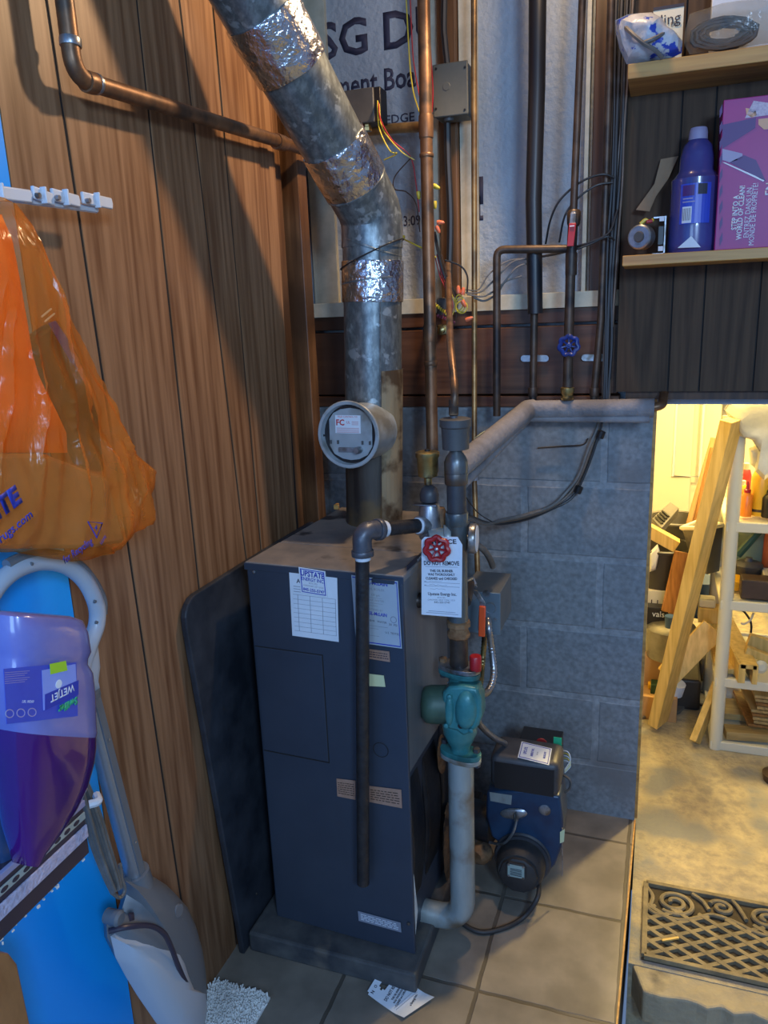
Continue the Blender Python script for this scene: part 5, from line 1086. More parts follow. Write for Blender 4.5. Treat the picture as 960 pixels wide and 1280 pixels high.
curved(bb_, 'fine_print', M['lilac'], cx, 1.925, .0517, bzz(252), bzz(250.5), -.50, -.10, 3); curved(bb_, 'fine_print', M['lilac'], cx, 1.925, .0517, bzz(256), bzz(254.5), -.50, -.02, 3)
MB().prism([PY(847, 310, 1.866), PY(864, 295, 1.866), PY(876, 309, 1.866)], (0, -.001, 0)).mk('white_flash', M['paper'], bb_)
# motor on the shelf, and a brown card behind
mt = thing('zone_valve_motor', PY(812, 314, 1.90), 'small silver cylinder motor on a bracket at the left of the lower shelf', 'motor')
m0 = PY(806, 297, 1.90); MB().lathe(m0+V((-.012, -.03, 0)), (.35, 1, 0), [(0, .023), (.003, .026), (.03, .026), (.033, .022)], 24).mk('can', M['steel'], mt)
MB().lathe(m0+V((-.012, -.032, 0)), (.35, 1, 0), [(-.003, .010), (.002, .012)], 16).mk('face_ring', M['darkgrey'], mt)
q0, q1 = PY(817, 271, 1.89), PY(831, 314, 1.89)
mb = MB(); mb.bb((q0.x, 1.89, SH1), (q1.x, 1.93, SH1+.003)); mb.bb((q1.x-.003, 1.89, SH1), (q1.x, 1.93, q0.z)); mb.bb((q0.x, 1.895, q0.z-.003), (q1.x, 1.93, q0.z)); mb.mk('bracket', M['steel'], mt)
for dy in (0, .062): MB().box(V((q1.x-.009, 1.889, SH1+.012+dy)), (.010, .004, .010)).mk('terminal', M['paper'], mt)
MB().box((q1.x-.010, 1.905, SH1+.04), (.012, .02, .04)).mk('switch', M['blackplastic'], mt, bev=.001)
MB().tube(smooth_path([m0+V((-.01, -.01, .028)), m0+V((.0, -.01, .036)), m0+V((.008, -.008, .031)), m0+V((.015, 0, .036))], 5), .004, 6).mk('yellow_lead', M['yellow'], mt); MB().tube([m0+V((.002, -.014, .031)), m0+V((.014, -.01, .033))], .004, 6).mk('red_lead', M['redwire'], mt)
cb = [(795, 262, 1.96), (818, 230, 1.97), (826, 199, 1.985), (848, 195, 1.985), (836, 222, 1.97), (820, 245, 1.96), (812, 264, 1.955)]
mb = MB(); mb.prism([PY(*p) for p in cb], (0, .001, -.001)); tag(mb.mk('brown_card', M['kraft'], smooth=0), 'bent brown card leaning behind the silver motor', 'card')
# packs on the upper shelf
wp = [PY(x, y, 1.88) for x, y in [(769, 26), (784, 19), (800, 17), (815, 16), (828, 24), (836, 36), (846, 42), (853, 52), (852, 66), (840, 72), (822, 75), (800, 80), (783, 80), (774, 60), (770, 42)]]
pk = thing('wrapped_pack', PY(812, 79, 1.88), 'white and blue plastic wrapped pack tied with grey straps, left on the upper shelf', 'package')
MB().puff(wp, (0, -1, 0), .045, .05, 8, wob=.02, ws=26).mk('wrap', mat('white_blue_wrap', (.42, .44, .48), (.60, .62, .68), 22, .3, bump=.4, col3=(.03, .07, .45), s3=30, c3=(.60, .62)), pk, smooth=25)
MB().tube(smooth_path([PY(775, 27, 1.87), PY(788, 40, 1.835), PY(803, 53, 1.825), PY(818, 62, 1.83), PY(828, 72, 1.845)], 5), .0045, 6).mk('strap', M['greycable'], pk); MB().tube(smooth_path([PY(833, 40, 1.85), PY(818, 48, 1.825), PY(803, 54, 1.825)], 5), .004, 6).mk('strap', M['greycable'], pk)
cd = thing('header_card', PY(838, 66, 1.925), 'pale packaging card with a black top edge and script letters, upper shelf', 'card')
MB().bb((PY(816, 30, 1.935).x, 1.935, SH2), (PY(854, 30, 1.935).x, 1.937, PY(835, 7, 1.935).z)).mk('card', M['rackw'], cd, smooth=0)
MB().bb((PY(816, 30, 1.935).x, 1.9335, PY(835, 11, 1.935).z), (PY(854, 30, 1.935).x, 1.935, PY(835, 7, 1.935).z)).mk('black_edge', M['ink'], cd)
text(cd, 'lettering', 'ling', PY(838, 24, 1.933), (1, 0, .05), (0, 0, 1), .030, M['ink'], bold=.0); text(cd, 'lettering', 'ED', PY(843, 30, 1.933), (1, 0, .05), (0, 0, 1), .012, M['ink'])
zb = thing('clear_bag', PY(905, 66, 1.9), 'clear plastic bag holding coiled black cords on the upper shelf', 'bag')
mb = MB()
for k in range(9):
    pts = [PY(905+random.uniform(-3, 3)+(42-2.5*k)*math.cos(t), 42+random.uniform(-.5, .5)+(19-1.2*k)*math.sin(t)-.10*(42-2.5*k)*math.cos(t), 1.885+.006*(k % 3)) for t in [2*PI*j/20 for j in range(20)]]
    MB().tube(pts, .0045, 6, closed=True).mk('cord', M['blackcable'], zb)
fp_ = [PY(x, y, 1.89) for x, y in [(856, 40), (862, 18), (880, 12), (900, 6), (925, 2), (950, 0), (980, 4), (985, 30), (980, 52), (950, 55), (925, 60), (905, 64), (880, 67), (862, 68), (855, 55)]]
MB().puff(fp_, (0, -1, 0), .045, .02, 9, wob=.016, ws=30).mk('film', M['clearfilm'], zb, smooth=20)
pb = MB(); pb.bb((PY(890, 0, 1.95).x, 1.945, SH2), (PY(890, 0, 1.95).x+.16, 1.99, SH2+.17)); tag(pb.mk('pale_carton', M['white'], bev=.002, smooth=0), 'pale carton standing behind the clear bag of cords', 'box')

# ================================================================ LEFT FOREGROUND
# clip rail
clipx = -.835
cr = thing('clip_rail', PX(0, 245, clipx), 'row of white plastic spring clips sticking out above the orange bag', 'clips')
ra, rb2 = PX(-70, 236, clipx), PX(120, 262, clipx)
MB().tube([ra, rb2], .0055, 8).mk('rail', M['white'], cr)
for (x0, y0, x1, y1) in ((-40, 236, 36, 246), (38, 240, 64, 250), (62, 243, 96, 252), (100, 247, 137, 255)):
    a, b = PX(x0, y0, clipx+.008), PX(x1, y1, clipx+.008); n_ = V((.25, 0, 1)).normalized()
    mb = MB(); d_ = (b-a).normalized(); mb.prism([a+V((0, 0, .0085)), b+V((0, 0, .0085)), b+d_*.002, b-V((0, 0, .0085)), a-V((0, 0, .0085))], (.006, 0, 0)); cl = mb.mk('clip', M['white'], cr, bev=.002)
    m2_ = a.lerp(b, .45); MB().box(m2_+V((.007, 0, 0)), (.010, .004, .022)).mk('rib', M['white'], cl, bev=.001)
    MB().lathe(a.lerp(b, .1)+V((.006, 0, -.004)), (1, 0, 0), [(0, .004), (.006, .0035)], 8).mk('spring', M['steel'], cl)
# orange plastic bag with a package inside
BGX = -.76
out = [(-60, 250), (-20, 244), (4, 247), (12, 256), (22, 285), (38, 325), (60, 385), (82, 430), (104, 470), (124, 505), (146, 545), (164, 572), (180, 592), (184, 612), (181, 632), (178, 655), (164, 672), (152, 684), (138, 690), (118, 698), (92, 702), (60, 698), (20, 690), (-30, 690), (-80, 690), (-110, 640), (-105, 560), (-95, 480), (-88, 400), (-80, 320)]
def dens(p, n=3):
    o = []
    for i in range(len(p)):
        a, b = p[i], p[(i+1) % len(p)]
        for k in range(n): o.append((a[0]+(b[0]-a[0])*k/n, a[1]+(b[1]-a[1])*k/n))
    return o
bo = [PX(x, y, BGX) for x, y in dens(out, 6)]
bag = thing('orange_bag', PX(40, 695, BGX), 'thin orange plastic shopping bag hanging over the mop, brown carton showing through', 'bag')
mb = MB(); mb.puff(bo, (1, 0, 0), .055, .050, 30, 3.0, wob=.014, ws=16)
for v in mb.bm.verts:
    # pleats fanning down from the handles
    top_ = PX(0, 250, BGX); dz = max(.001, top_.z-v.co.z); an = (v.co.y-top_.y)/dz
    v.co.x += (.0065*(1-abs(math.sin(an*17+noise.noise(v.co*5)*2.2)))**2*2-.004+.003*math.sin(an*61+noise.noise(v.co*9)*3))*min(1, dz*4)+.009*noise.noise(V((v.co.y*22, v.co.z*13, 2)))+.004*abs(noise.noise(v.co*38))
bg_ = mb.mk('film', M['orangefilm'], bag, smooth=60)
mb = MB(); pts = [PX(x, y, BGX) for x, y in [(-70, 420), (60, 520), (100, 560), (80, 590), (-60, 600)]]
_ = [PX(x, y, BGX+.012) for x, y in [(-70, 300), (10, 330), (40, 480), (70, 560), (78, 568), (-80, 566)]]
MB().puff([PX(x, y, BGX+.004) for x, y in dens([(-70, 275), (2, 268), (14, 330), (34, 450), (60, 530), (84, 566), (-80, 566)], 2)], (1, 0, 0), .024, .01, 5, wob=.006, ws=14).mk('inner_bundle', mat('orange_wrap', (.85, .17, .02), (.90, .22, .03), 6, .35, bump=.3), bag, smooth=40)
MB().prism([PX(x, y, BGX-.02) for x, y in [(-80, 566), (30, 566), (112, 596), (134, 676), (90, 684), (-70, 684)]], (.035, 0, 0)).mk('carton', mat('brown_carton', (.30, .19, .12), (.36, .25, .16), 12, .8), bag, bev=.006)
MB().prism([PX(x, y, BGX-.025) for x, y in [(30, 420), (60, 400), (88, 450), (110, 520), (118, 590), (90, 580), (62, 520)]], (.02, 0, 0)).mk('dark_content', M['darkbrown'], bag, bev=.005)
def bt_(s_, px, py, px2, py2, size, m=None, X_=BGX+.058, **k):
    a, b = PX(px, py, X_), PX(px2, py2, X_); r = (b-a).normalized(); u = V((1, 0, 0)).cross(r)
    return text(bag, 'lettering', s_, (a+b)/2, r, u, size, m or M['blueink'], **k)
bt_('drugs.com', -12, 684, 44, 638, .0155, bold=.02); bt_('for Recycling', 74, 705, 120, 672, .0150, bold=.01, xs=.72) ; bt_('RITE', -22, 652, 24, 618, .030, bold=.06)
tr = [PX(*q, BGX+.058) for q in ((110, 652), (128, 654), (121, 672))]
MB().tube([tr[0], tr[1], tr[2]], .0011, 5, closed=True).mk('recycling_triangle', M['blueink'], bag); bt_('4', 117, 660, 123, 660, .011, bold=.02); bt_('LDPE', 124, 682, 134, 668, .0065)
MB().prism([PX(x, y, BGX+.030) for x, y in [(60, 404), (68, 401), (84, 425), (99, 455), (96, 461), (88, 452)]], (.002, 0, 0)).mk('blue_print', M['blueink'], bag, smooth=0)
for q in (((52, 396), (64, 386)), ((56, 402), (68, 392))): MB().tube([PX(*q[0], BGX+.03), PX(*q[1], BGX+.03)], .0012, 5).mk('white_print', M['paper'], bag)

# steam mop leaning on the wall
MX = -.80
sm = thing('steam_mop', PX(215, 1275, MX), 'white and grey steam mop with looped handle and wrapped cord, leaning on the left wall', 'steam mop')
loop = [(98, 862), (103, 838), (112, 806), (121, 780), (120, 755), (106, 726), (84, 708), (56, 702), (28, 708), (6, 722), (-12, 745), (-22, 775), (-20, 810)]
lp = smooth_path([PX(x, y, MX+.004) for x, y in loop], 5)
MB().tube(lp, .0125, 14).mk('handle_loop', M['mopblue'], sm)
gl = smooth_path([PX(x, y, MX+.004) for x, y in [(128, 768), (127, 748), (112, 720), (88, 699), (58, 692), (28, 697), (8, 706)]], 5)
MB().tube(gl, .0075, 10).mk('grip', M['mopgrey'], sm)
for q in ((121, 778), (119, 752), (40, 705)): MB().lathe(PX(*q, MX+.0165), (1, 0, -.1), [(-.002, .0028), (.0012, .0024)], 8).mk('screw', M['mopgrey'], sm)
nk = [PX(x, y, MX) for x, y in [(96, 790), (118, 802), (121, 830), (117, 862), (120, 868), (103, 874), (96, 866), (97, 830)]]
MB().puff(nk, (1, 0, 0), .016, .014, 6).mk('neck', M['mopblue'], sm)
s0, s1 = PX(110, 868, MX), PX(170, 1096, MX)
MB().tube([s0, s1], .0165, 20).mk('shaft', M['aluminium'], sm)
dsh = (s1-s0).normalized(); sdn = V((1, 0, 0)).cross(dsh).normalized()
off = V((.0135, 0, 0))+sdn*.0*1
MB().prism([s0+V((.0125, 0, 0))+sdn*.007, s0+V((.0125, 0, 0))-sdn*.007, s1+V((.0125, 0, 0))-sdn*.007, s1+V((.0125, 0, 0))+sdn*.007], (.005, 0, 0)).mk('shaft_channel', M['mopgrey'], sm, bev=.001)
ring_at(s0, dsh, .0185, .005, 'collar', M['mopgrey'], sm)
for t in (.22, .78): MB().lathe(s0.lerp(s1, t)+V((.018, 0, 0)), (1, 0, 0), [(0, .0022), (.0012, .002)], 8).mk('screw', M['steel'], sm)
MB().tube([s1-dsh*.012, s1+dsh*.02], [.024, .026], 20).mk('lower_collar', M['mopgrey'], sm)
def mo(l, X_=MX): return [PX(x, y, X_) for x, y in dens(l, 3)]
up_o = [(150, 1098), (170, 1092), (190, 1094), (205, 1104), (220, 1120), (232, 1142), (242, 1172), (250, 1205), (253, 1240), (240, 1252), (222, 1215), (205, 1180), (190, 1160), (165, 1163), (135, 1168), (131, 1152), (140, 1144), (158, 1140), (155, 1120)]
hd = MB().puff(mo([(152, 1098), (172, 1092), (192, 1096), (208, 1106), (224, 1124), (236, 1150), (245, 1182), (250, 1215), (252, 1250), (246, 1290), (232, 1310), (214, 1300), (195, 1275), (176, 1246), (160, 1220), (146, 1196), (134, 1172), (133, 1150), (152, 1138), (158, 1118)], MX), (1, 0, 0), .045, .035, 9, 2.6).mk('body', M['mopgrey'], sm)
lw_o = [(138, 1170), (160, 1158), (186, 1156), (204, 1164), (214, 1182), (222, 1208), (232, 1232), (250, 1240), (252, 1262), (247, 1292), (232, 1312), (213, 1302), (194, 1277), (174, 1248), (158, 1222), (144, 1196)]
MB().puff(mo(lw_o, MX+.010), (1, 0, 0), .042, .02, 9, 2.6).mk('water_tank', M['mopblue'], sm)
trm = smooth_path([PX(x, y, MX+X_) for x, y, X_ in [(136, 1164, .014), (158, 1159, .036), (186, 1157, .050), (204, 1166, .054), (214, 1184, .055), (223, 1208, .053), (234, 1230, .044), (250, 1241, .024)]], 5)
MB().tube(trm, .0045, 8).mk('dark_trim', M['darkband'], sm)
MB().lathe(PX(140, 1146, MX+.01), (1, 0, 0), [(-.01, .012), (.014, .013), (.018, .009)], 18).mk('cord_knob', M['mopgrey'], sm)
MB().lathe(PX(222, 1138, MX+.036), (1, 0, .1), [(0, .012), (.004, .011)], 20, sx=1).mk('button', M['mopgrey'], sm)
for q in ((226, 1150), (229, 1156), (231, 1163)): MB().lathe(PX(*q, MX+.036), (1, 0, .1), [(0, .0035), (.003, .003)], 10).mk('indicator', M['white'], sm)
MB().lathe(PX(243, 1198, MX+.026), (1, .3, 0), [(0, .010), (.003, .009)], 20, sx=.5).mk('chrome_badge', M['steel'], sm)
MB().puff([PX(x, y, MX+.038) for x, y in [(160, 1142), (167, 1140), (168, 1150), (162, 1152)]], (1, 0, 0), .003, .003, 3).mk('slot', M['darkband'], sm)
# cord wrapped between hooks
for k in range(7):
    o_ = k*2.6
    pts = [(104+o_*.5, 900-2*k), (112+o_*.2, 940), (118-o_*.6, 990), (126-o_*.9+4, 1040), (138-o_*.8, 1085), (146-o_*.3, 1112), (150-o_*.1, 1118+k*.6)] if k < 7 else []
    pts = [(92+k*1.6, 955+k*2), (97+k*2.4, 985), (105+k*3.4, 1020), (116+k*3.6, 1060), (130+k*3.0, 1095), (140+k*1.8, 1116-k)]
    MB().tube(smooth_path([PX(x, y, MX+.020+.004*(k % 3)) for x, y in pts], 5), .0032, 7).mk('cord', M['greycable'], sm)
MB().tube(smooth_path([PX(x, y, MX+.02) for x, y in [(140, 1116), (150, 1122), (156, 1112), (152, 1098), (150, 1080)]], 5), .0032, 7).mk('cord', M['greycable'], sm)
MB().tube(smooth_path([PX(x, y, MX+.016) for x, y in [(118, 880), (108, 905), (100, 935), (96, 960)]], 5), .0032, 7).mk('cord', M['greycable'], sm)

# spray mop: upside-down bottle on a head turned up edge on
QX = -.705
sw = thing('spray_mop', PX(20, 1180, QX), 'spray mop head turned on edge, its underside striped dark and lilac', 'mop')
wj = thing('cleaner_bottle', PX(40, 1050, QX), 'purple cleaner bottle standing upside down on the spray mop', 'bottle')
def lo(rows, X_, m, nm, par, depth=.03, cap=True):
    """body from rows (left px, right px, y px): rounded rectangular sections"""
    mb = MB(); rings = []
    for l, r, y, *dd in rows:
        D = dd[0] if dd else depth
        a, b = PX(l, y, X_), PX(r, y+ (r-l)*.06, X_); c = (a+b)/2; hw = (b-a)*.5; n_ = V((1, 0, 0)); ring = []
        for k in range(28):
            t = 2*PI*k/28; cx_, sy_ = math.cos(t), math.sin(t); e_ = .62
            ring.append(mb.bm.verts.new(c+hw*(abs(cx_)**e_*(1 if cx_ > 0 else -1))+n_*D*(abs(sy_)**e_*(1 if sy_ > 0 else -1))))
        rings.append(ring)
    for A, B_ in zip(rings, rings[1:]):
        for k in range(28): mb.bm.faces.new((A[k], A[(k+1) % 28], B_[(k+1) % 28], B_[k]))
    if cap: mb.bm.faces.new(rings[0]); mb.bm.faces.new(list(reversed(rings[-1])))
    return mb.mk(nm, m, par, smooth=50)
lo([(-2, 76, 764, .028), (-6, 88, 768, .036), (-7, 93, 782, .040), (-7, 96, 806, .042), (-4, 93, 815, .040), (-4, 93, 822, .039), (-5, 99, 832, .041), (-5, 102, 860, .042), (-3, 103, 895, .042), (0, 104, 906, .042), (2, 103, 912, .041)], QX, M['violet'], 'clear_shell', wj)
lo([(2, 103, 911, .041), (2, 103, 925, .041), (3, 101, 945, .040), (6, 95, 975, .036), (10, 82, 1005, .032), (14, 64, 1035, .028), (20, 48, 1062, .020), (24, 40, 1080, .016)], QX, M['purple'], 'liquid_body', wj)
def bl(q, m, nm, h): return MB().quad([PX(x, y, QX+h) for x, y in q], .0005, (1, 0, 0)).mk(nm, m, wj, smooth=0)
bl([(4, 836), (95, 828), (97, 895), (8, 905)], M['bluelabel'], 'label', .0432)
bl([(52, 838), (94, 830), (96, 866), (54, 888)], mat('pale_blue_label', (.20, .28, .72), (.25, .34, .80), 6, .35), 'label_panel', .0440)
bl([(62, 830), (82, 826), (84, 838), (63, 843)], mat('lime_label', (.35, .62, .03), rough=.4), 'lime_flash', .0446); 
def blt(s_, px, py, px2, py2, size, m, h=.0448, **k):
    a, b = PX(px, py, QX+h), PX(px2, py2, QX+h); r = (b-a).normalized(); u = V((1, 0, 0)).cross(r); return text(wj, 'lettering', s_, (a+b)/2, r, u, size, m, **k)
bl([(56, 868), (98, 850), (98, 868), (56, 888)], M['blueink'], 'name_band', .0444)
blt('WETJET', 92, 859, 64, 873, .0125, M['paper'], h=.0452, bold=.02, xs=.9); blt('Swiffer', 98, 874, 72, 888, .0130, M['greenbtn'], h=.0452, bold=.05, xs=.9)
blt('LBL 08260', 30, 877, 40, 877, .0042, M['paper'])
MB().lathe(PX(73, 855, QX+.044), (1, 0, 0), [(0, .0055), (.001, .005)], 16).mk('white_seal', M['paper'], wj)
mb_ = MB()
for k in range(6):
    a, b = PX(6, 841+k*2.7, QX+.0438), PX(37-(k % 3)*3, 838.5+k*2.7, QX+.0438); mb_ = MB().tube([a, b], .0003, 4).mk('fine_print', M['lilac'], wj)
for k, x_ in enumerate((12, 26, 40)): MB().tube([PX(x_+5*math.cos(t), 892+5*math.sin(t)-k*.8, QX+.0438) for t in [2*PI*j/16 for j in range(16)]], .0006, 5, closed=True).mk('pictogram', M['redink'] if False else M['lilac'], wj)
# grey cradle behind the bottle
lo([(-30, 8, 820, .02), (-30, 10, 930, .022), (-24, 20, 1010, .022), (-16, 34, 1060, .02), (-10, 40, 1085, .018)], QX-.055, mat('navy_plastic', (.02, .05, .13), rough=.3), 'bottle_cradle', sw)
# head: long flat bar standing on edge, seen from its underside (hook strips)
H0, H1 = PX(-150, 1230, QX-.02), PX(104, 1004, QX-.035)
hd_ = (H1-H0).normalized(); hu = V((1, 0, .0)).cross(hd_).normalized()
if hu.z > 0: hu = -hu   # towards the lower right edge
nrm_ = V((1, 0, 0))
def strip(o0, o1, h0, h1, m, nm, a=H0, b=H1): 
    mb = MB(); mb.prism([a+hu*o0+nrm_*h0, b+hu*o0+nrm_*h0, b+hu*o1+nrm_*h0, a+hu*o1+nrm_*h0], nrm_*(h1-h0)); return mb.mk(nm, m, sw, bev=.001, smooth=0)
strip(-.004, .080, -.024, -.001, M['darkband'], 'head'); strip(-.006, .003, -.003, .004, M['lilac'], 'rim_edge'); strip(.013, .024, -.001, .0012, mat('strap_print', (.30, .34, .32), (.38, .42, .40), 30, .6), 'perforated_band')
strip(.033, .053, -.001, .002, M['velcro'], 'hook_strip')
for k in range(15):
    p = H0.lerp(H1, .10+.06*k)+hu*.0185+nrm_*.0012; MB().puff([p+hd_*.0065*math.cos(t)+hu*.0035*math.sin(t) for t in [2*PI*j/12 for j in range(12)]], nrm_, .0008, .0008, 2).mk('slot', M['darkband'], sw)
fr = MB(); 
for k in range(90):
    p = H0.lerp(H1, random.random()*.97)+hu*(.079+random.uniform(0, .008))+nrm_*random.uniform(-.02, .0); fr.box(p, (random.uniform(.001, .004), random.uniform(.001, .005), random.uniform(.001, .004)))
o = fr.mk('lint_fringe', M['rag'], sw, smooth=0); o['kind'] = 'stuff'
MB().tube(smooth_path([H1+nrm_*.01, H1+nrm_*.018+hd_*.01, H1+hd_*.022+nrm_*.006], 4), .006, 8).mk('swivel_joint', M['white'], sw)
# corner of a wooden board
wb_ = [PX(x, y, -.74) for x, y in [(-80, 1170), (12, 1192), (22, 1205), (40, 1290), (48, 1340), (-80, 1340)]]
o = MB().prism(wb_, (-.018, 0, 0)).mk('wooden_board', mat('glossy_brown_wood', (.16, .07, .025), (.30, .15, .06), 14, .3, stretch=(1, 1, .4), coat=.5), bev=.003, smooth=0)
tag(o, 'corner of a glossy brown wooden board at the lower left, below the mop head', 'board')
# white shaggy mat
a, b = PZ(252, 1240, 0), PZ(343, 1238, 0)
m0_ = PZ(340, 1282, 0)
mx0, mx1, my1, my0 = -.885+.012, PZ(343, 1240, 0).x, PZ(300, 1238, 0).y, .78
rg = thing('shaggy_mat', ((mx0+mx1)/2, my0, 0), 'white shaggy chenille mat on the tiles beside the steam mop', 'mat')
MB().bb((mx0, my0, .0005), (mx1, my1, .006)).mk('backing', M['rag'], rg)
pile = MB()
nx, ny = 34, 90
for i in range(nx):
    for j in range(ny):
        x_ = mx0+(mx1-mx0)*(i+random.uniform(.1, .9))/nx; y_ = my0+(my1-my0)*(j+random.uniform(.1, .9))/ny
        if y_ < .9 and random.random() < .5: continue
        d_ = V((random.uniform(-1, 1), random.uniform(-1, 1), 1.3)).normalized(); p_ = V((x_, y_, .005)); pile.tube([p_, p_+d_*.012], [.0026, .0016], 5)
o = pile.mk('pile', M['rag'], rg); o['kind'] = 'stuff'

# ================================================================ GRATE ON THE SUNKEN FLOOR
GZ = -.150
gA, gB, gC = PZ(808, 1106, GZ), PZ(806, 1200, GZ), PZ(960, 1141, GZ)
gx0, gy1, gy0 = .028, 1.955, 1.690
gr = thing('floor_grate', (gx0, gy0, GZ), 'dusty cast floor grate with scrolls and a diagonal lattice', 'grate')
gx1 = gx0+.60; T_ = .012
mb = MB(); mb.bb((gx0-.006, gy0-.006, GZ), (gx1, gy1+.006, GZ+.003)); mb.mk('dark_tray', mat('dark_tray_brown', (.035, .028, .018), (.09, .07, .04), 20, .95), gr)  # dark brown sheet showing through the lattice openings
def bar(a, b, w, nm='lattice_bar', z0=GZ+.003, h=T_):
    a = V((a[0], a[1], z0)); b = V((b[0], b[1], z0)); d = (b-a).normalized(); s_ = V((-d.y, d.x, 0))*w/2
    return MB().prism([a-s_, b-s_, b+s_, a+s_], (0, 0, h))
for nm, a, b, w in (('rim', (gx0, gy0), (gx0, gy1), .013), ('rim', (gx0, gy1), (gx1, gy1), .013), ('rim', (gx0, gy0), (gx1, gy0), .012), ('rim', (gx1, gy0), (gx1, gy1), .012)): bar(a, b, w).mk('rim', M['grate'], gr, smooth=0, bev=.001)
ly0 = gy0; ly1 = gy1-.085
# boundary of the lattice under the scrolls
n_l = 0
for s_ in (1, -1):
    for k in range(-10, 16):
        # line: y = ly0 + s*(x-x0)*0.75
        sl_ = .62; pts = []
        c0 = gx0+k*.066
        # clip to box
        def yy(x): return (ly0+sl_*(x-c0)) if s_ == 1 else (ly1-sl_*(x-c0))
        xs_ = [x for x in (c0, c0+(ly1-ly0)/sl_)]; xa, xb_ = max(min(xs_), gx0), min(max(xs_), gx1)
        if xb_-xa < .012: continue
        hb = bar((xa, yy(xa)), (xb_, yy(xb_)), .011, h=T_-.0012-.0009*(s_ > 0)); hb.mk('lattice_bar', M['grate'], gr, smooth=0); n_l += 1
def spiral(c, R0, turns, a0, sgn=1, w=.0065):
    pts = [V((c[0]+(R0*(1-.80*t))*math.cos(a0+sgn*t*turns*2*PI), c[1]+(R0*(1-.80*t))*.86*math.sin(a0+sgn*t*turns*2*PI), GZ+.009)) for t in [i/60 for i in range(61)]]
    mb = MB(); mb.tube(pts, w, 8)
    for v in mb.bm.verts: v.co.z = GZ+.009+(v.co.z-GZ-.009)*1.0
    return mb.mk('scroll', M['grate'], gr)
spiral((gx0+.074, gy1-.058), .052, 1.9, -2.2); spiral((gx0+.192, gy1-.042), .030, 1.4, PI*.9, -1); spiral((gx0+.30, gy1-.052), .042, 1.7, 0, 1); spiral((gx0+.42, gy1-.042), .030, 1.4, PI*.9, -1)
for pts in ([(gx0+.006, gy1-.10), (gx0+.03, gy1-.115), (gx0+.09, gy1-.118), (gx0+.14, gy1-.09), (gx0+.17, gy1-.075), (gx0+.22, gy1-.085), (gx0+.28, gy1-.11), (gx0+.36, gy1-.10), (gx0+.5, gy1-.09)], [(gx0+.12, gy1-.01), (gx0+.145, gy1-.03), (gx0+.16, gy1-.06)], [(gx0+.004, gy1-.02), (gx0+.018, gy1-.05), (gx0+.012, gy1-.09)], [(gx0+.22, gy1-.004), (gx0+.235, gy1-.03), (gx0+.25, gy1-.07)]):
    MB().tube(smooth_path([V((x, y, GZ+.009)) for x, y in pts], 6), .0058, 8).mk('scroll', M['grate'], gr)
tag(MB().box(PZ(838, 1174, GZ+.020), (.045, .006, .004), Matrix.Rotation(.5, 3, 'Z')).mk('wood_splinter', M['pine']), 'pale wood splinter lying on the cast grate', 'splinter')

# ================================================================ THE ROOM BEYOND
FZ = -.15
def G(px, py): return PZ(px, py, FZ)
foot = G(894, 934); RKY = foot.y; rx0 = foot.x-.0
rack = thing('storage_rack', (rx0+.3, RKY, FZ), 'cream plastic storage rack with four tiers in the bright back room', 'rack')
def ry(py, px=905): return PY(px, py, RKY).z
tz = ry(540, 918)
for x_ in (rx0, rx0+.62):
    for y_ in (RKY, RKY+.42): MB().tube([(x_, y_, FZ), (x_, y_, tz)], .0225, 16).mk('post', M['rackw'], rack)
for zz in (ry(659, 912), ry(756, 905), ry(852, 900), FZ+.012):
    mb = MB(); mb.bb((rx0-.02, RKY-.018, zz-.012), (rx0+.64, RKY+.0, zz+.022)); mb.bb((rx0-.02, RKY+.42, zz-.012), (rx0+.64, RKY+.438, zz+.022)); mb.bb((rx0-.02, RKY, zz-.006), (rx0+.64, RKY+.42, zz+.012)); mb.mk('tier', M['rackw'], rack, bev=.003)
s1z, s2z, s3z, s4z = ry(659, 912)+.022, ry(756, 905)+.022, ry(852, 900)+.022, FZ+.034
# tarp on the top tier
MB_t = MB().puff([PY(x, y, RKY-.02) for x, y in dens([(905, 512), (912, 502), (930, 496), (955, 490), (990, 492), (1010, 520), (1000, 560), (985, 580), (968, 590), (955, 600), (945, 590), (950, 565), (940, 550), (925, 545), (915, 530)], 2)], (0, -1, 0), .05, .20, 7, wob=.03, ws=14)
tag(MB_t.mk('plastic_sheet', M['tarp'], smooth=30), 'crumpled milky plastic sheet draped over the top of the storage rack', 'plastic sheet')
def bottle(name, px, y0, y1, r, m, capm, label, Y_=RKY+.08, tip=False, base=None, band=None):
    zb = s1z if base is None else base; c = PY(px, y0, Y_); h = PY(px, y1, Y_).z-zb
    t = thing(name, (c.x, Y_, zb), label, 'bottle')
    if tip: MB().lathe((c.x, Y_, zb), (0, 0, 1), [(0, r*.95), (.005, r), (h*.55, r), (h*.64, r*.6), (h*.68, r*.45)], 18).mk('body', m, t); MB().lathe((c.x, Y_, zb+h*.66), (0, 0, 1), [(0, r*.6), (h*.08, r*.6), (h*.10, r*.35), (h*.32, r*.12)], 14).mk('nozzle', capm, t)
    else: MB().lathe((c.x, Y_, zb), (0, 0, 1), [(0, r*.95), (.005, r), (h*.70, r), (h*.82, r*.75), (h*.85, r*.5)], 20).mk('body', m, t); MB().lathe((c.x, Y_, zb+h*.84), (0, 0, 1), [(0, r*.6), (h*.14, r*.58), (h*.16, r*.3)], 14).mk('cap', capm, t)
    if band: MB().lathe((c.x, Y_, zb+h*.08), (0, 0, 1), [(0, r*1.02), (h*.05, r*1.02)], 20).mk('band', band, t)
    return t
bottle('glue_bottle', 932, 643, 600, .019, M['orangeb'], M['red'], 'orange glue bottle with a red pointed nozzle on the top shelf tier', tip=True)
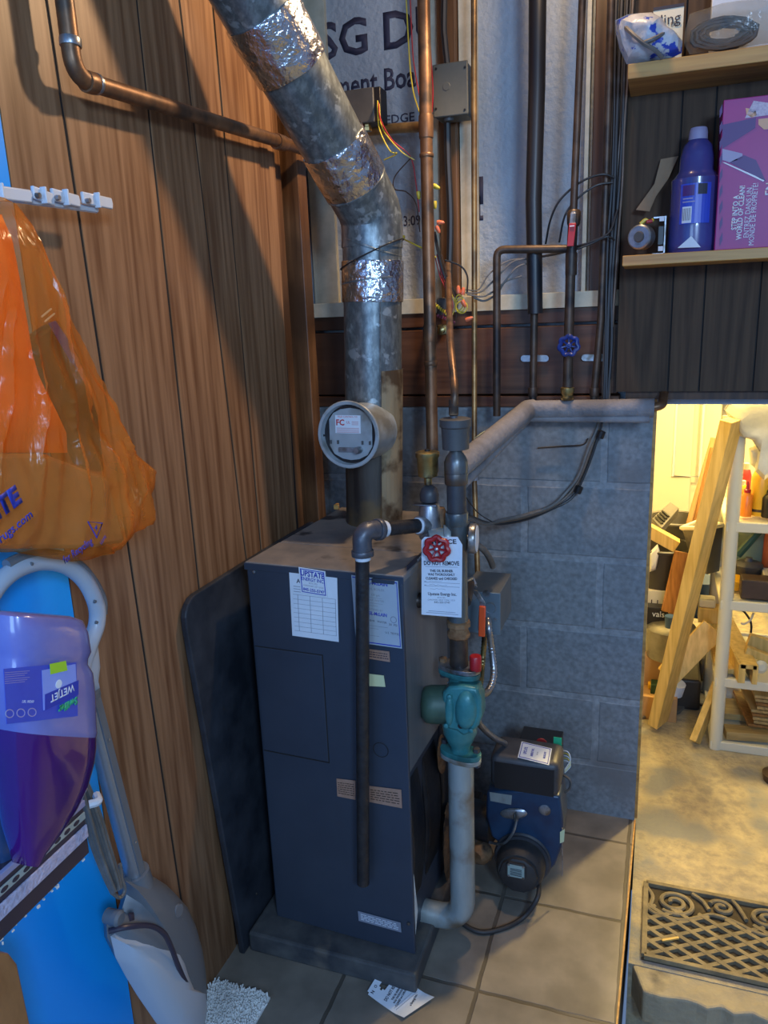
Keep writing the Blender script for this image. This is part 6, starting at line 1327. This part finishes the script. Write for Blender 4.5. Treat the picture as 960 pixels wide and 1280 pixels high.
bottle('spray_bottle', 949, 643, 577, .034, M['yellowb'], M['yellowb'], 'large yellow bottle behind the orange glue bottle', Y_=RKY+.11, band=M['darkbrown'])
bottle('black_bottle', 963, 643, 612, .030, M['blackplastic'], M['blackplastic'], 'black bottle at the right frame edge on the top tier', Y_=RKY+.08)
bottle('spray_can', 930, 620, 578, .020, M['redink'], M['rackw'], 'red and white can behind the glue bottle', Y_=RKY+.26)
bottle('amber_bottle', 926, 640, 600, .016, M['yellowb'], M['rackw'], 'amber bottle partly behind the rack post', Y_=RKY+.2)
gl2 = MB().puff([PY(x, y, RKY+.05) for x, y in dens([(936, 560), (948, 556), (954, 566), (952, 580), (944, 586), (938, 580)], 2)], (0, -1, 0), .03, .03, 5, wob=.008, ws=30); tag(gl2.mk('white_glove', M['rackw'], smooth=30), 'crumpled white rag hanging above the bottles', 'rag')
p0, p1 = PY(925, 747, RKY+.02), PY(980, 727, RKY+.02); tag(MB().bb((p0.x, RKY+.01, s2z), (p1.x+.05, RKY+.08, p1.z)).mk('brown_brick', M['darkbrown'], bev=.005), 'long dark brown block at the front of the second tier', 'block')
pt = thing('black_pot', (PY(934, 725, RKY+.2).x, RKY+.2, s2z), 'small black pot with a lid on the second tier', 'pot'); z_ = PY(934, 705, RKY+.2).z-s2z
MB().lathe((PY(934, 725, RKY+.2).x, RKY+.2, s2z), (0, 0, 1), [(0, .036), (z_*.85, .044), (z_*.86, .050), (z_, .050)], 20).mk('bowl', M['bindark'], pt); MB().lathe((PY(934, 725, RKY+.2).x, RKY+.2, s2z+z_), (0, 0, 1), [(0, .048), (.008, .04), (.012, .014), (.025, .012)], 20).mk('lid', M['darkgrey'], pt)
p0 = PY(939, 700, RKY+.33); tag(MB().lathe((p0.x, RKY+.33, s2z), (0, 0, 1), [(0, .07), (.16, .085), (.165, .09), (.18, .09)], 24).mk('green_tub', M['greenish']), 'grey-green tub at the back of the second tier', 'tub')
tag(MB().tube([PY(922, 694, RKY+.12), PY(951, 662, RKY+.12)], .014, 8).mk('umbrella', M['green']), 'dark green folded umbrella slanting across the second tier', 'umbrella')
p0 = PY(961, 690, RKY+.25); tag(MB().lathe((p0.x+.03, RKY+.25, s2z), (0, 0, 1), [(0, .05), (.19, .05), (.2, .04)], 20).mk('red_jug', M['redbrown']), 'reddish brown jug at the right of the second tier', 'jug')
p0 = PY(957, 715, RKY+.08); tag(MB().bb((p0.x, RKY+.09, s2z), (p0.x+.08, RKY+.2, s2z+.06)).mk('pale_carton', M['rackw'], bev=.003), 'small pale carton beside the black pot', 'box')
p0 = PY(921, 738, RKY+.05); tag(MB().bb((p0.x-.012, RKY+.09, s2z), (p0.x+.02, RKY+.18, s2z+.035)).mk('yellow_block', M['yellowb'], bev=.003), 'yellow wooden block behind the brown one', 'block')
# wood trim on the third tier
def plank(nm, a, b, w, t, m, label, up=(0, 0, 1), cat='lumber', group=None, bev=.0015):
    a = V(a); b = V(b); d = (b-a).normalized(); u = V(up); u = (u-d*u.dot(d)).normalized(); s_ = d.cross(u)
    mb = MB(); mb.prism([a+s_*w/2+u*t/2, a-s_*w/2+u*t/2, a-s_*w/2-u*t/2, a+s_*w/2-u*t/2], b-a); o = mb.mk(nm, m, bev=bev, smooth=0); tag(o, label, cat, group); return o
q0, q1 = PY(926, 842, RKY+.0), PY(913, 787, RKY+.36); 
ml_ = thing('wood_moulding', (q0.x, RKY, s3z), 'channel-shaped pine moulding lying on the third tier, end facing out', 'lumber')
c0 = V((q0.x-.012, RKY-.04, s3z)); c1 = V((q0.x-.075, RKY+.38, s3z+.03))
for dx, w, h, z0 in ((0, .022, .07, 0), (.045, .016, .07, 0), (.006, .05, .016, .056)): MB().prism([c0+V((dx, 0, z0)), c0+V((dx+w, 0, z0)), c0+V((dx+w, 0, z0+h)), c0+V((dx, 0, z0+h))], c1-c0).mk('moulding_strip', M['pine'], ml_, smooth=0)
q0, q1 = PY(905, 838, RKY+.03), PY(914, 790, RKY+.3); plank('wood_plank', V((q0.x+.01, RKY+.02, s3z+.012)), V((q0.x+.0, RKY+.38, s3z+.012)), .08, .02, M['pine'], 'flat pine board left of the moulding on the third tier')
q0 = PY(948, 812, RKY+.08); plank('wood_offcut', PY(935, 800, RKY+.10), PY(985, 815, RKY+.10), .03, .05, M['pine'], 'upper slanting pine offcut on the third tier'); plank('wood_offcut', PY(932, 812, RKY+.05), PY(985, 833, RKY+.05), .025, .03, M['pine'], 'lower slanting pine offcut on the third tier'); plank('wood_offcut', PY(944, 804, RKY+.13), PY(985, 819, RKY+.13), .02, .05, M['redbrown'], 'red-brown board between the slanting pine offcuts')
plank('wood_offcut', PY(935, 812, RKY+.05), PY(940, 845, RKY+.05), .03, .02, M['pine'], 'short pine offcut standing under the slanting ones')
wc = PY(948, 832, RKY+.04); tag(MB().lathe(wc, (.3, -1, .2), [(0, .02), (.02, .024), (.03, .012)], 16).mk('white_fitting', M['rackw']), 'small white fitting on the third tier', 'fitting')
# stack of cedar shakes
for k in range(9):
    xk = PY(930+2.0*((k*7) % 4)+k*1.1, 918-5.2*k, RKY+.12).x; zk = s4z+.045+.0145*k
    mb = MB(); w_ = .13+.02*((k*5) % 3); mb.prism([(xk, RKY+.04, zk), (xk+w_, RKY+.06, zk-.012), (xk+w_, RKY+.06, zk-.002), (xk, RKY+.04, zk+.011)], (.02*((k*3) % 4-1.5), .26, .0)); o = mb.mk('cedar_shingle', M['darkpine'] if k % 3 == 0 else wood('tan_shingle', (.34, .20, .07), (.50, .32, .12), 'Y'), bev=.0012, smooth=0)
    tag(o, 'rough wooden shingle in the stack on the bottom tier', 'shingle', 'wooden shingles stacked on the bottom tier')
plank('wood_plank', V((rx0+.03, RKY+.03, s4z+.017)), V((rx0+.55, RKY+.10, s4z+.017)), .06, .032, wood('tan_board', (.30, .19, .07), (.46, .31, .12), 'X'), 'tan board lying along the bottom tier under the shingles')
plank('wood_plank', V((rx0+.0, RKY+.22, s4z+.012)), V((rx0+.5, RKY+.25, s4z+.012)), .13, .024, wood('tan_board2', (.42, .29, .12), (.55, .40, .17), 'X'), 'wide pale board at the back of the bottom tier')
hk = thing('wire_hook', PY(935, 778, RKY+.2), 'pale hook hanging on a black cord below the second tier', 'hook')
MB().tube(smooth_path([PY(923, 758, RKY+.2), PY(933, 768, RKY+.2), PY(939, 780, RKY+.2), PY(938, 796, RKY+.2)], 5), .004, 6).mk('cord', M['blackcable'], hk); MB().tube(smooth_path([PY(942, 766, RKY+.18), PY(938, 775, RKY+.18), PY(930, 780, RKY+.18), PY(926, 779, RKY+.18)], 5), .004, 6).mk('hook', M['rackw'], hk)
# planks
f1 = G(822, 910); t1 = PY(915, 524, RKY-.075)
plank('leaning_lumber', f1+V((0, 0, .024)), t1, .086, .040, M['pine'], 'long yellow pine stud leaning from the floor to the top of the rack', up=(1, -.55, 0))
f2 = G(868, 933); plank('leaning_lumber', f2+V((0, 0, .018)), PY(897, 855, RKY+.10), .06, .024, M['pine'], 'short pine board leaning on the foot of the rack post', up=(1, -.4, 0))
f3 = PY(836, 842, 3.0); plank('leaning_lumber', PY(834, 845, 2.87), PY(892, 785, 2.92), .085, .038, M['pine'], 'pine stud slanting behind the long leaning one', up=(0, -1, .3))
# slotted steel post
pf = PY(885, 880, 3.15); pft = PY(905, 486, 3.15)
sp2 = thing('slotted_post', (G(886, 878).x, 3.15, FZ), 'grey slotted steel angle post behind the rack', 'post')
a = V((PY(890, 800, 3.18).x, 3.18, FZ)); b = V((a.x, 3.18, 2.35))
mb = MB(); mb.bb((a.x-.019, 3.18, FZ), (a.x+.019, 3.184, 2.35)); mb.bb((a.x-.021, 3.18, FZ), (a.x-.018, 3.22, 2.35)); mb.mk('angle', M['perf'], sp2)
for k in range(36):
    zc = .10+k*.045; MB().lathe((a.x+.004, 3.1795, zc), (0, -1, 0), [(0, .0065), (.0005, .0065)], 8).mk('slot_hole', M['groove'] if k % 7 > 4 else M['farwall'], sp2)
# tool handles
plank_ = lambda a, b, r, m, label: tag(MB().tube([a, b], r, 12).mk('tool_handle', m), label, 'tool handle')
plank_(PY(862, 655, 3.35), PY(893, 548, 3.45), .015, M['cardboard'], 'thick wooden tool handle standing in the bin'); plank_(PY(869, 655, 3.33), PY(891, 560, 3.42), .011, M['darkpine'], 'thinner wooden tool handle beside the thick one')
def bin_(nm, px, y0, y1, r0, r1, Y_, m, label, cat='bin', rim=True, z0=None, sx=1.0):
    c = PY(px, y1, Y_); zb = c.z if z0 is None else z0; h = PY(px, y0, Y_).z-zb
    t = thing(nm, (c.x, Y_, zb), label, cat)
    MB().lathe((c.x, Y_, zb), (0, 0, 1), [(0, r0), (h, r1), (h, r1*.94), (h*.96, r1*.92), (.012, r0*.92), (.012, 0)], 28, sx=sx).mk('shell', m, t)
    if rim: MB().tube([V((c.x+r1*math.cos(a_)*1.0, Y_+r1*math.sin(a_), zb+h)) for a_ in [2*PI*k/28 for k in range(28)]], .008, 6, closed=True).mk('rim', m, t)
    return t
bin_('waste_bin', 838, 648, 745, .085, .115, 3.35, M['bingrey'], 'tall grey waste bin holding tool handles and offcuts')
bin_('dark_bin', 826, 682, 752, .09, .11, 3.15, M['bindark'], 'dark grey round bin in front of the grey one')
# square hanging tub
hb_ = thing('hanging_tub', PY(880, 716, 3.12), 'square tapered grey tub behind the leaning stud, pale rim up', 'tub')
t4 = [PY(852, 660, 3.05), PY(884, 660, 2.98), PY(904, 656, 3.08), PY(872, 652, 3.2)]; b4 = [PY(868, 712, 3.06), PY(884, 718, 3.0), PY(899, 714, 3.07), PY(880, 706, 3.15)]
mb = MB(); vt_ = [mb.bm.verts.new(p) for p in t4]; vb_ = [mb.bm.verts.new(p) for p in b4]
for i in range(4): mb.bm.faces.new((vt_[i], vt_[(i+1) % 4], vb_[(i+1) % 4], vb_[i]))
mb.bm.faces.new(vb_); o = mb.mk('shell', M['bingrey'], hb_, smooth=0); sd2 = o.modifiers.new('wall', 'SOLIDIFY'); sd2.thickness = .006
MB().tube(t4, .009, 6, closed=True).mk('rim', M['rackw'], hb_)
plank('yellow_offcut', PY(806, 660, 3.0), PY(846, 682, 3.0), .05, .045, M['pine'], 'thick yellow offcut poking past the block wall', up=(0, 0, 1))
plank('brown_board', PY(836, 765, 2.98), PY(853, 690, 3.02), .055, .02, M['darkpine'], 'reddish brown board standing by the dark bin', up=(.2, -1, 0)); plank('brown_board', PY(842, 768, 3.0), PY(858, 700, 3.04), .04, .02, M['cardboard'], 'second brown board just right of the reddish one', up=(.3, -1, 0))
lv = thing('louvred_vent', PY(828, 650, 3.1), 'tilted grey louvred vent cover lying on the bins', 'vent cover')
va, vb2, vc, vd = PY(815, 648, 3.12), PY(838, 627, 3.2), PY(849, 635, 3.16), PY(827, 660, 3.06)
MB().prism([va, vb2, vc, vd], V((.0, .01, -.03))).mk('body', M['bingrey'], lv, bev=.003)
for k in range(4):
    t_ = .12+.12*k; a_, b_ = va.lerp(vb2, t_), vd.lerp(vc, t_); MB().tube([a_.lerp(b_, .15)+V((0, -.002, .003)), a_.lerp(b_, .85)+V((0, -.002, .003))], .0045, 6).mk('louvre', M['blackplastic'], lv)
tag(MB().puff([PY(x, y, 3.05) for x, y in dens([(812, 690), (822, 680), (825, 690), (820, 712), (812, 715)], 2)], (0, -1, 0), .02, .02, 4, wob=.006, ws=30).mk('white_bag', mat('white_blue_bag', (.55, .56, .56), (.7, .7, .68), 12, .4, col3=(.05, .18, .5), s3=18), smooth=20), 'white and blue plastic bag wedged beside the block wall', 'bag')
z0 = PY(820, 760, 3.05).z; c = PY(820, 750, 3.05); ct_ = thing('white_crate', (c.x, 3.12, z0), 'cream slotted crate low beside the block wall', 'crate')
MB().bb((c.x-.09, 3.05, z0), (c.x+.045, 3.25, PY(820, 738, 3.05).z)).mk('shell', M['rackw'], ct_, bev=.004)
for k in range(5): MB().box((c.x-.06+.022*k, 3.0495, z0+.025), (.004, .001, .018)).mk('slot', M['darkbrown'], ct_)
c = PY(822, 775, 3.0); z1 = PY(822, 760, 3.0).z; bx3 = thing('black_carton', (c.x, 3.05, FZ), 'black carton with white lettering under the cream crate', 'box')
MB().bb((c.x-.10, 3.0, PY(822, 787, 3.0).z), (c.x+.055, 3.3, z1)).mk('carton', M['blackplastic'], bx3, bev=.002); text(bx3, 'lettering', 'vals', PY(823, 768, 2.9985), (1, 0, 0), (0, 0, 1), .035, M['paper'], xs=.9)
pot = thing('lidded_pot', (PY(838, 800, 2.92).x, 2.98, PY(838, 835, 2.92).z), 'large dull aluminium pot with a domed lid', 'pot')
c = PY(836, 828, 2.95); zt_ = PY(836, 792, 2.95).z-c.z
MB().lathe((c.x, 3.02, c.z), (0, 0, 1), [(0, .085), (zt_*.9, .088), (zt_, .092)], 32).mk('pan', M['potmetal'], pot); MB().lathe((c.x, 3.02, c.z+zt_), (0, 0, 1), [(0, .096), (.006, .094), (.022, .07), (.032, .03), (.034, .0)], 32).mk('lid', M['potmetal'], pot)
c = PY(838, 788, 3.2); tag(MB().bb((c.x-.1, 3.02, FZ), (c.x+.12, 3.5, c.z-.13)).mk('dark_chest', M['bindark'], bev=.01), 'dark plastic chest that the pot and boxes stand on', 'chest')
c = PY(876, 745, 3.3); tag(MB().lathe((c.x, 3.35, c.z-.1), (0, 0, 1), [(0, .06), (.16, .075)], 20).mk('blue_bucket', M['bluebucket']), 'blue bucket behind the leaning studs', 'bucket')
c = PY(838, 778, 2.95); tag(MB().lathe((c.x-.002, 2.90, PY(838, 784, 2.90).z), (0, 0, 1), [(0, .018), (.045, .021)], 14).mk('blue_cup', M['bluebucket']), 'small blue cup on top of the aluminium pot', 'cup')
c = PY(880, 770, 3.05); tag(MB().bb((c.x-.02, 3.05, c.z-.03), (c.x+.06, 3.12, c.z+.03)).mk('wood_block', M['pine'], bev=.002), 'pale wood block beside the slotted post', 'block')
c = PY(884, 752, 3.08); tag(MB().bb((c.x-.03, 3.06, c.z-.02), (c.x+.03, 3.12, c.z+.014)).mk('white_dish', M['rackw'], bev=.006), 'small white dish above the wood block', 'dish')
bx4 = G(812, 880); ob = thing('open_carton', bx4, 'open cardboard carton of junk on the floor, next to the leaning stud', 'box')
x_r = PY(846, 880, 2.95).x; MB().bb((bx4.x-.06, 2.90, FZ), (x_r, 3.0, FZ+.10)).mk('carton', M['cardboard'], ob, bev=.003); MB().bb((bx4.x-.06, 3.0, FZ+.08), (x_r-.05, 3.01, FZ+.24)).mk('flap', M['cardboard'], ob)
MB().box((bx4.x+.03, 2.95, FZ+.12), (.06, .05, .04)).mk('green_packet', M['green'], ob, bev=.003); MB().box((bx4.x+.02, 2.97, FZ+.115), (.06, .03, .02)).mk('yellow_packet', M['yellowb'], ob, bev=.003); MB().lathe((bx4.x+.09, 2.955, FZ+.10), (.2, -.2, 1), [(0, .03), (.05, .03)], 16).mk('roll', M['paper'], ob)
tp_ = G(830, 903); MB_ = MB(); MB_.prism([G(803, 900)+V((0, 0, .003)), G(850, 893)+V((0, 0, .003)), G(862, 880)+V((0, 0, .003)), G(845, 868)+V((0, 0, .003)), G(803, 868)+V((0, 0, .003))], (0, 0, .012)); tag(MB_.mk('flat_tray', M['bingrey'], bev=.003), 'flat grey tray under the open carton', 'tray')
c = G(868, 862); tag(MB().bb((c.x-.10, c.y, FZ), (c.x+.08, c.y+.12, FZ+.035)).mk('pale_slab', M['rackw'], bev=.004), 'pale flat slab on the floor behind the studs', 'slab')
tag(MB().puff([PY(x, y, 3.3) for x, y in dens([(850, 855), (852, 830), (862, 815), (880, 812), (888, 830), (888, 856)], 2)], (0, -1, 0), .08, .08, 5, wob=.02, ws=14).mk('dark_bundle', M['blackplastic']), 'dark crumpled bundle behind the slanting stud', 'bundle')
hz = G(874, 878); tag(MB().tube([hz+V((.09*math.cos(t), .06*math.sin(t)+.03, .006)) for t in [2*PI*k/24 for k in range(24)]], .006, 6, closed=True).mk('hose_ring', M['blackrub']), 'black hose ring lying on the floor beside the slotted post', 'hose')
tag(MB().puff([G(905, 880)+V((.06*math.cos(t), .04*math.sin(t), .06)) for t in [2*PI*k/20 for k in range(20)]], (0, 0, 1), .05, .05, 4, wob=.01).mk('pale_sack', M['tarp']), 'pale sack lying in the rack behind the shingles', 'sack')
c = G(962, 975); tag(MB().lathe(c+V((.02, 0, .018)), (0, 0, 1), [(-.017, .04), (.01, .045), (.018, .03)], 18).mk('rubber_stopper', M['darkbrown']), 'dark rounded object on the concrete at the right edge', 'stopper')
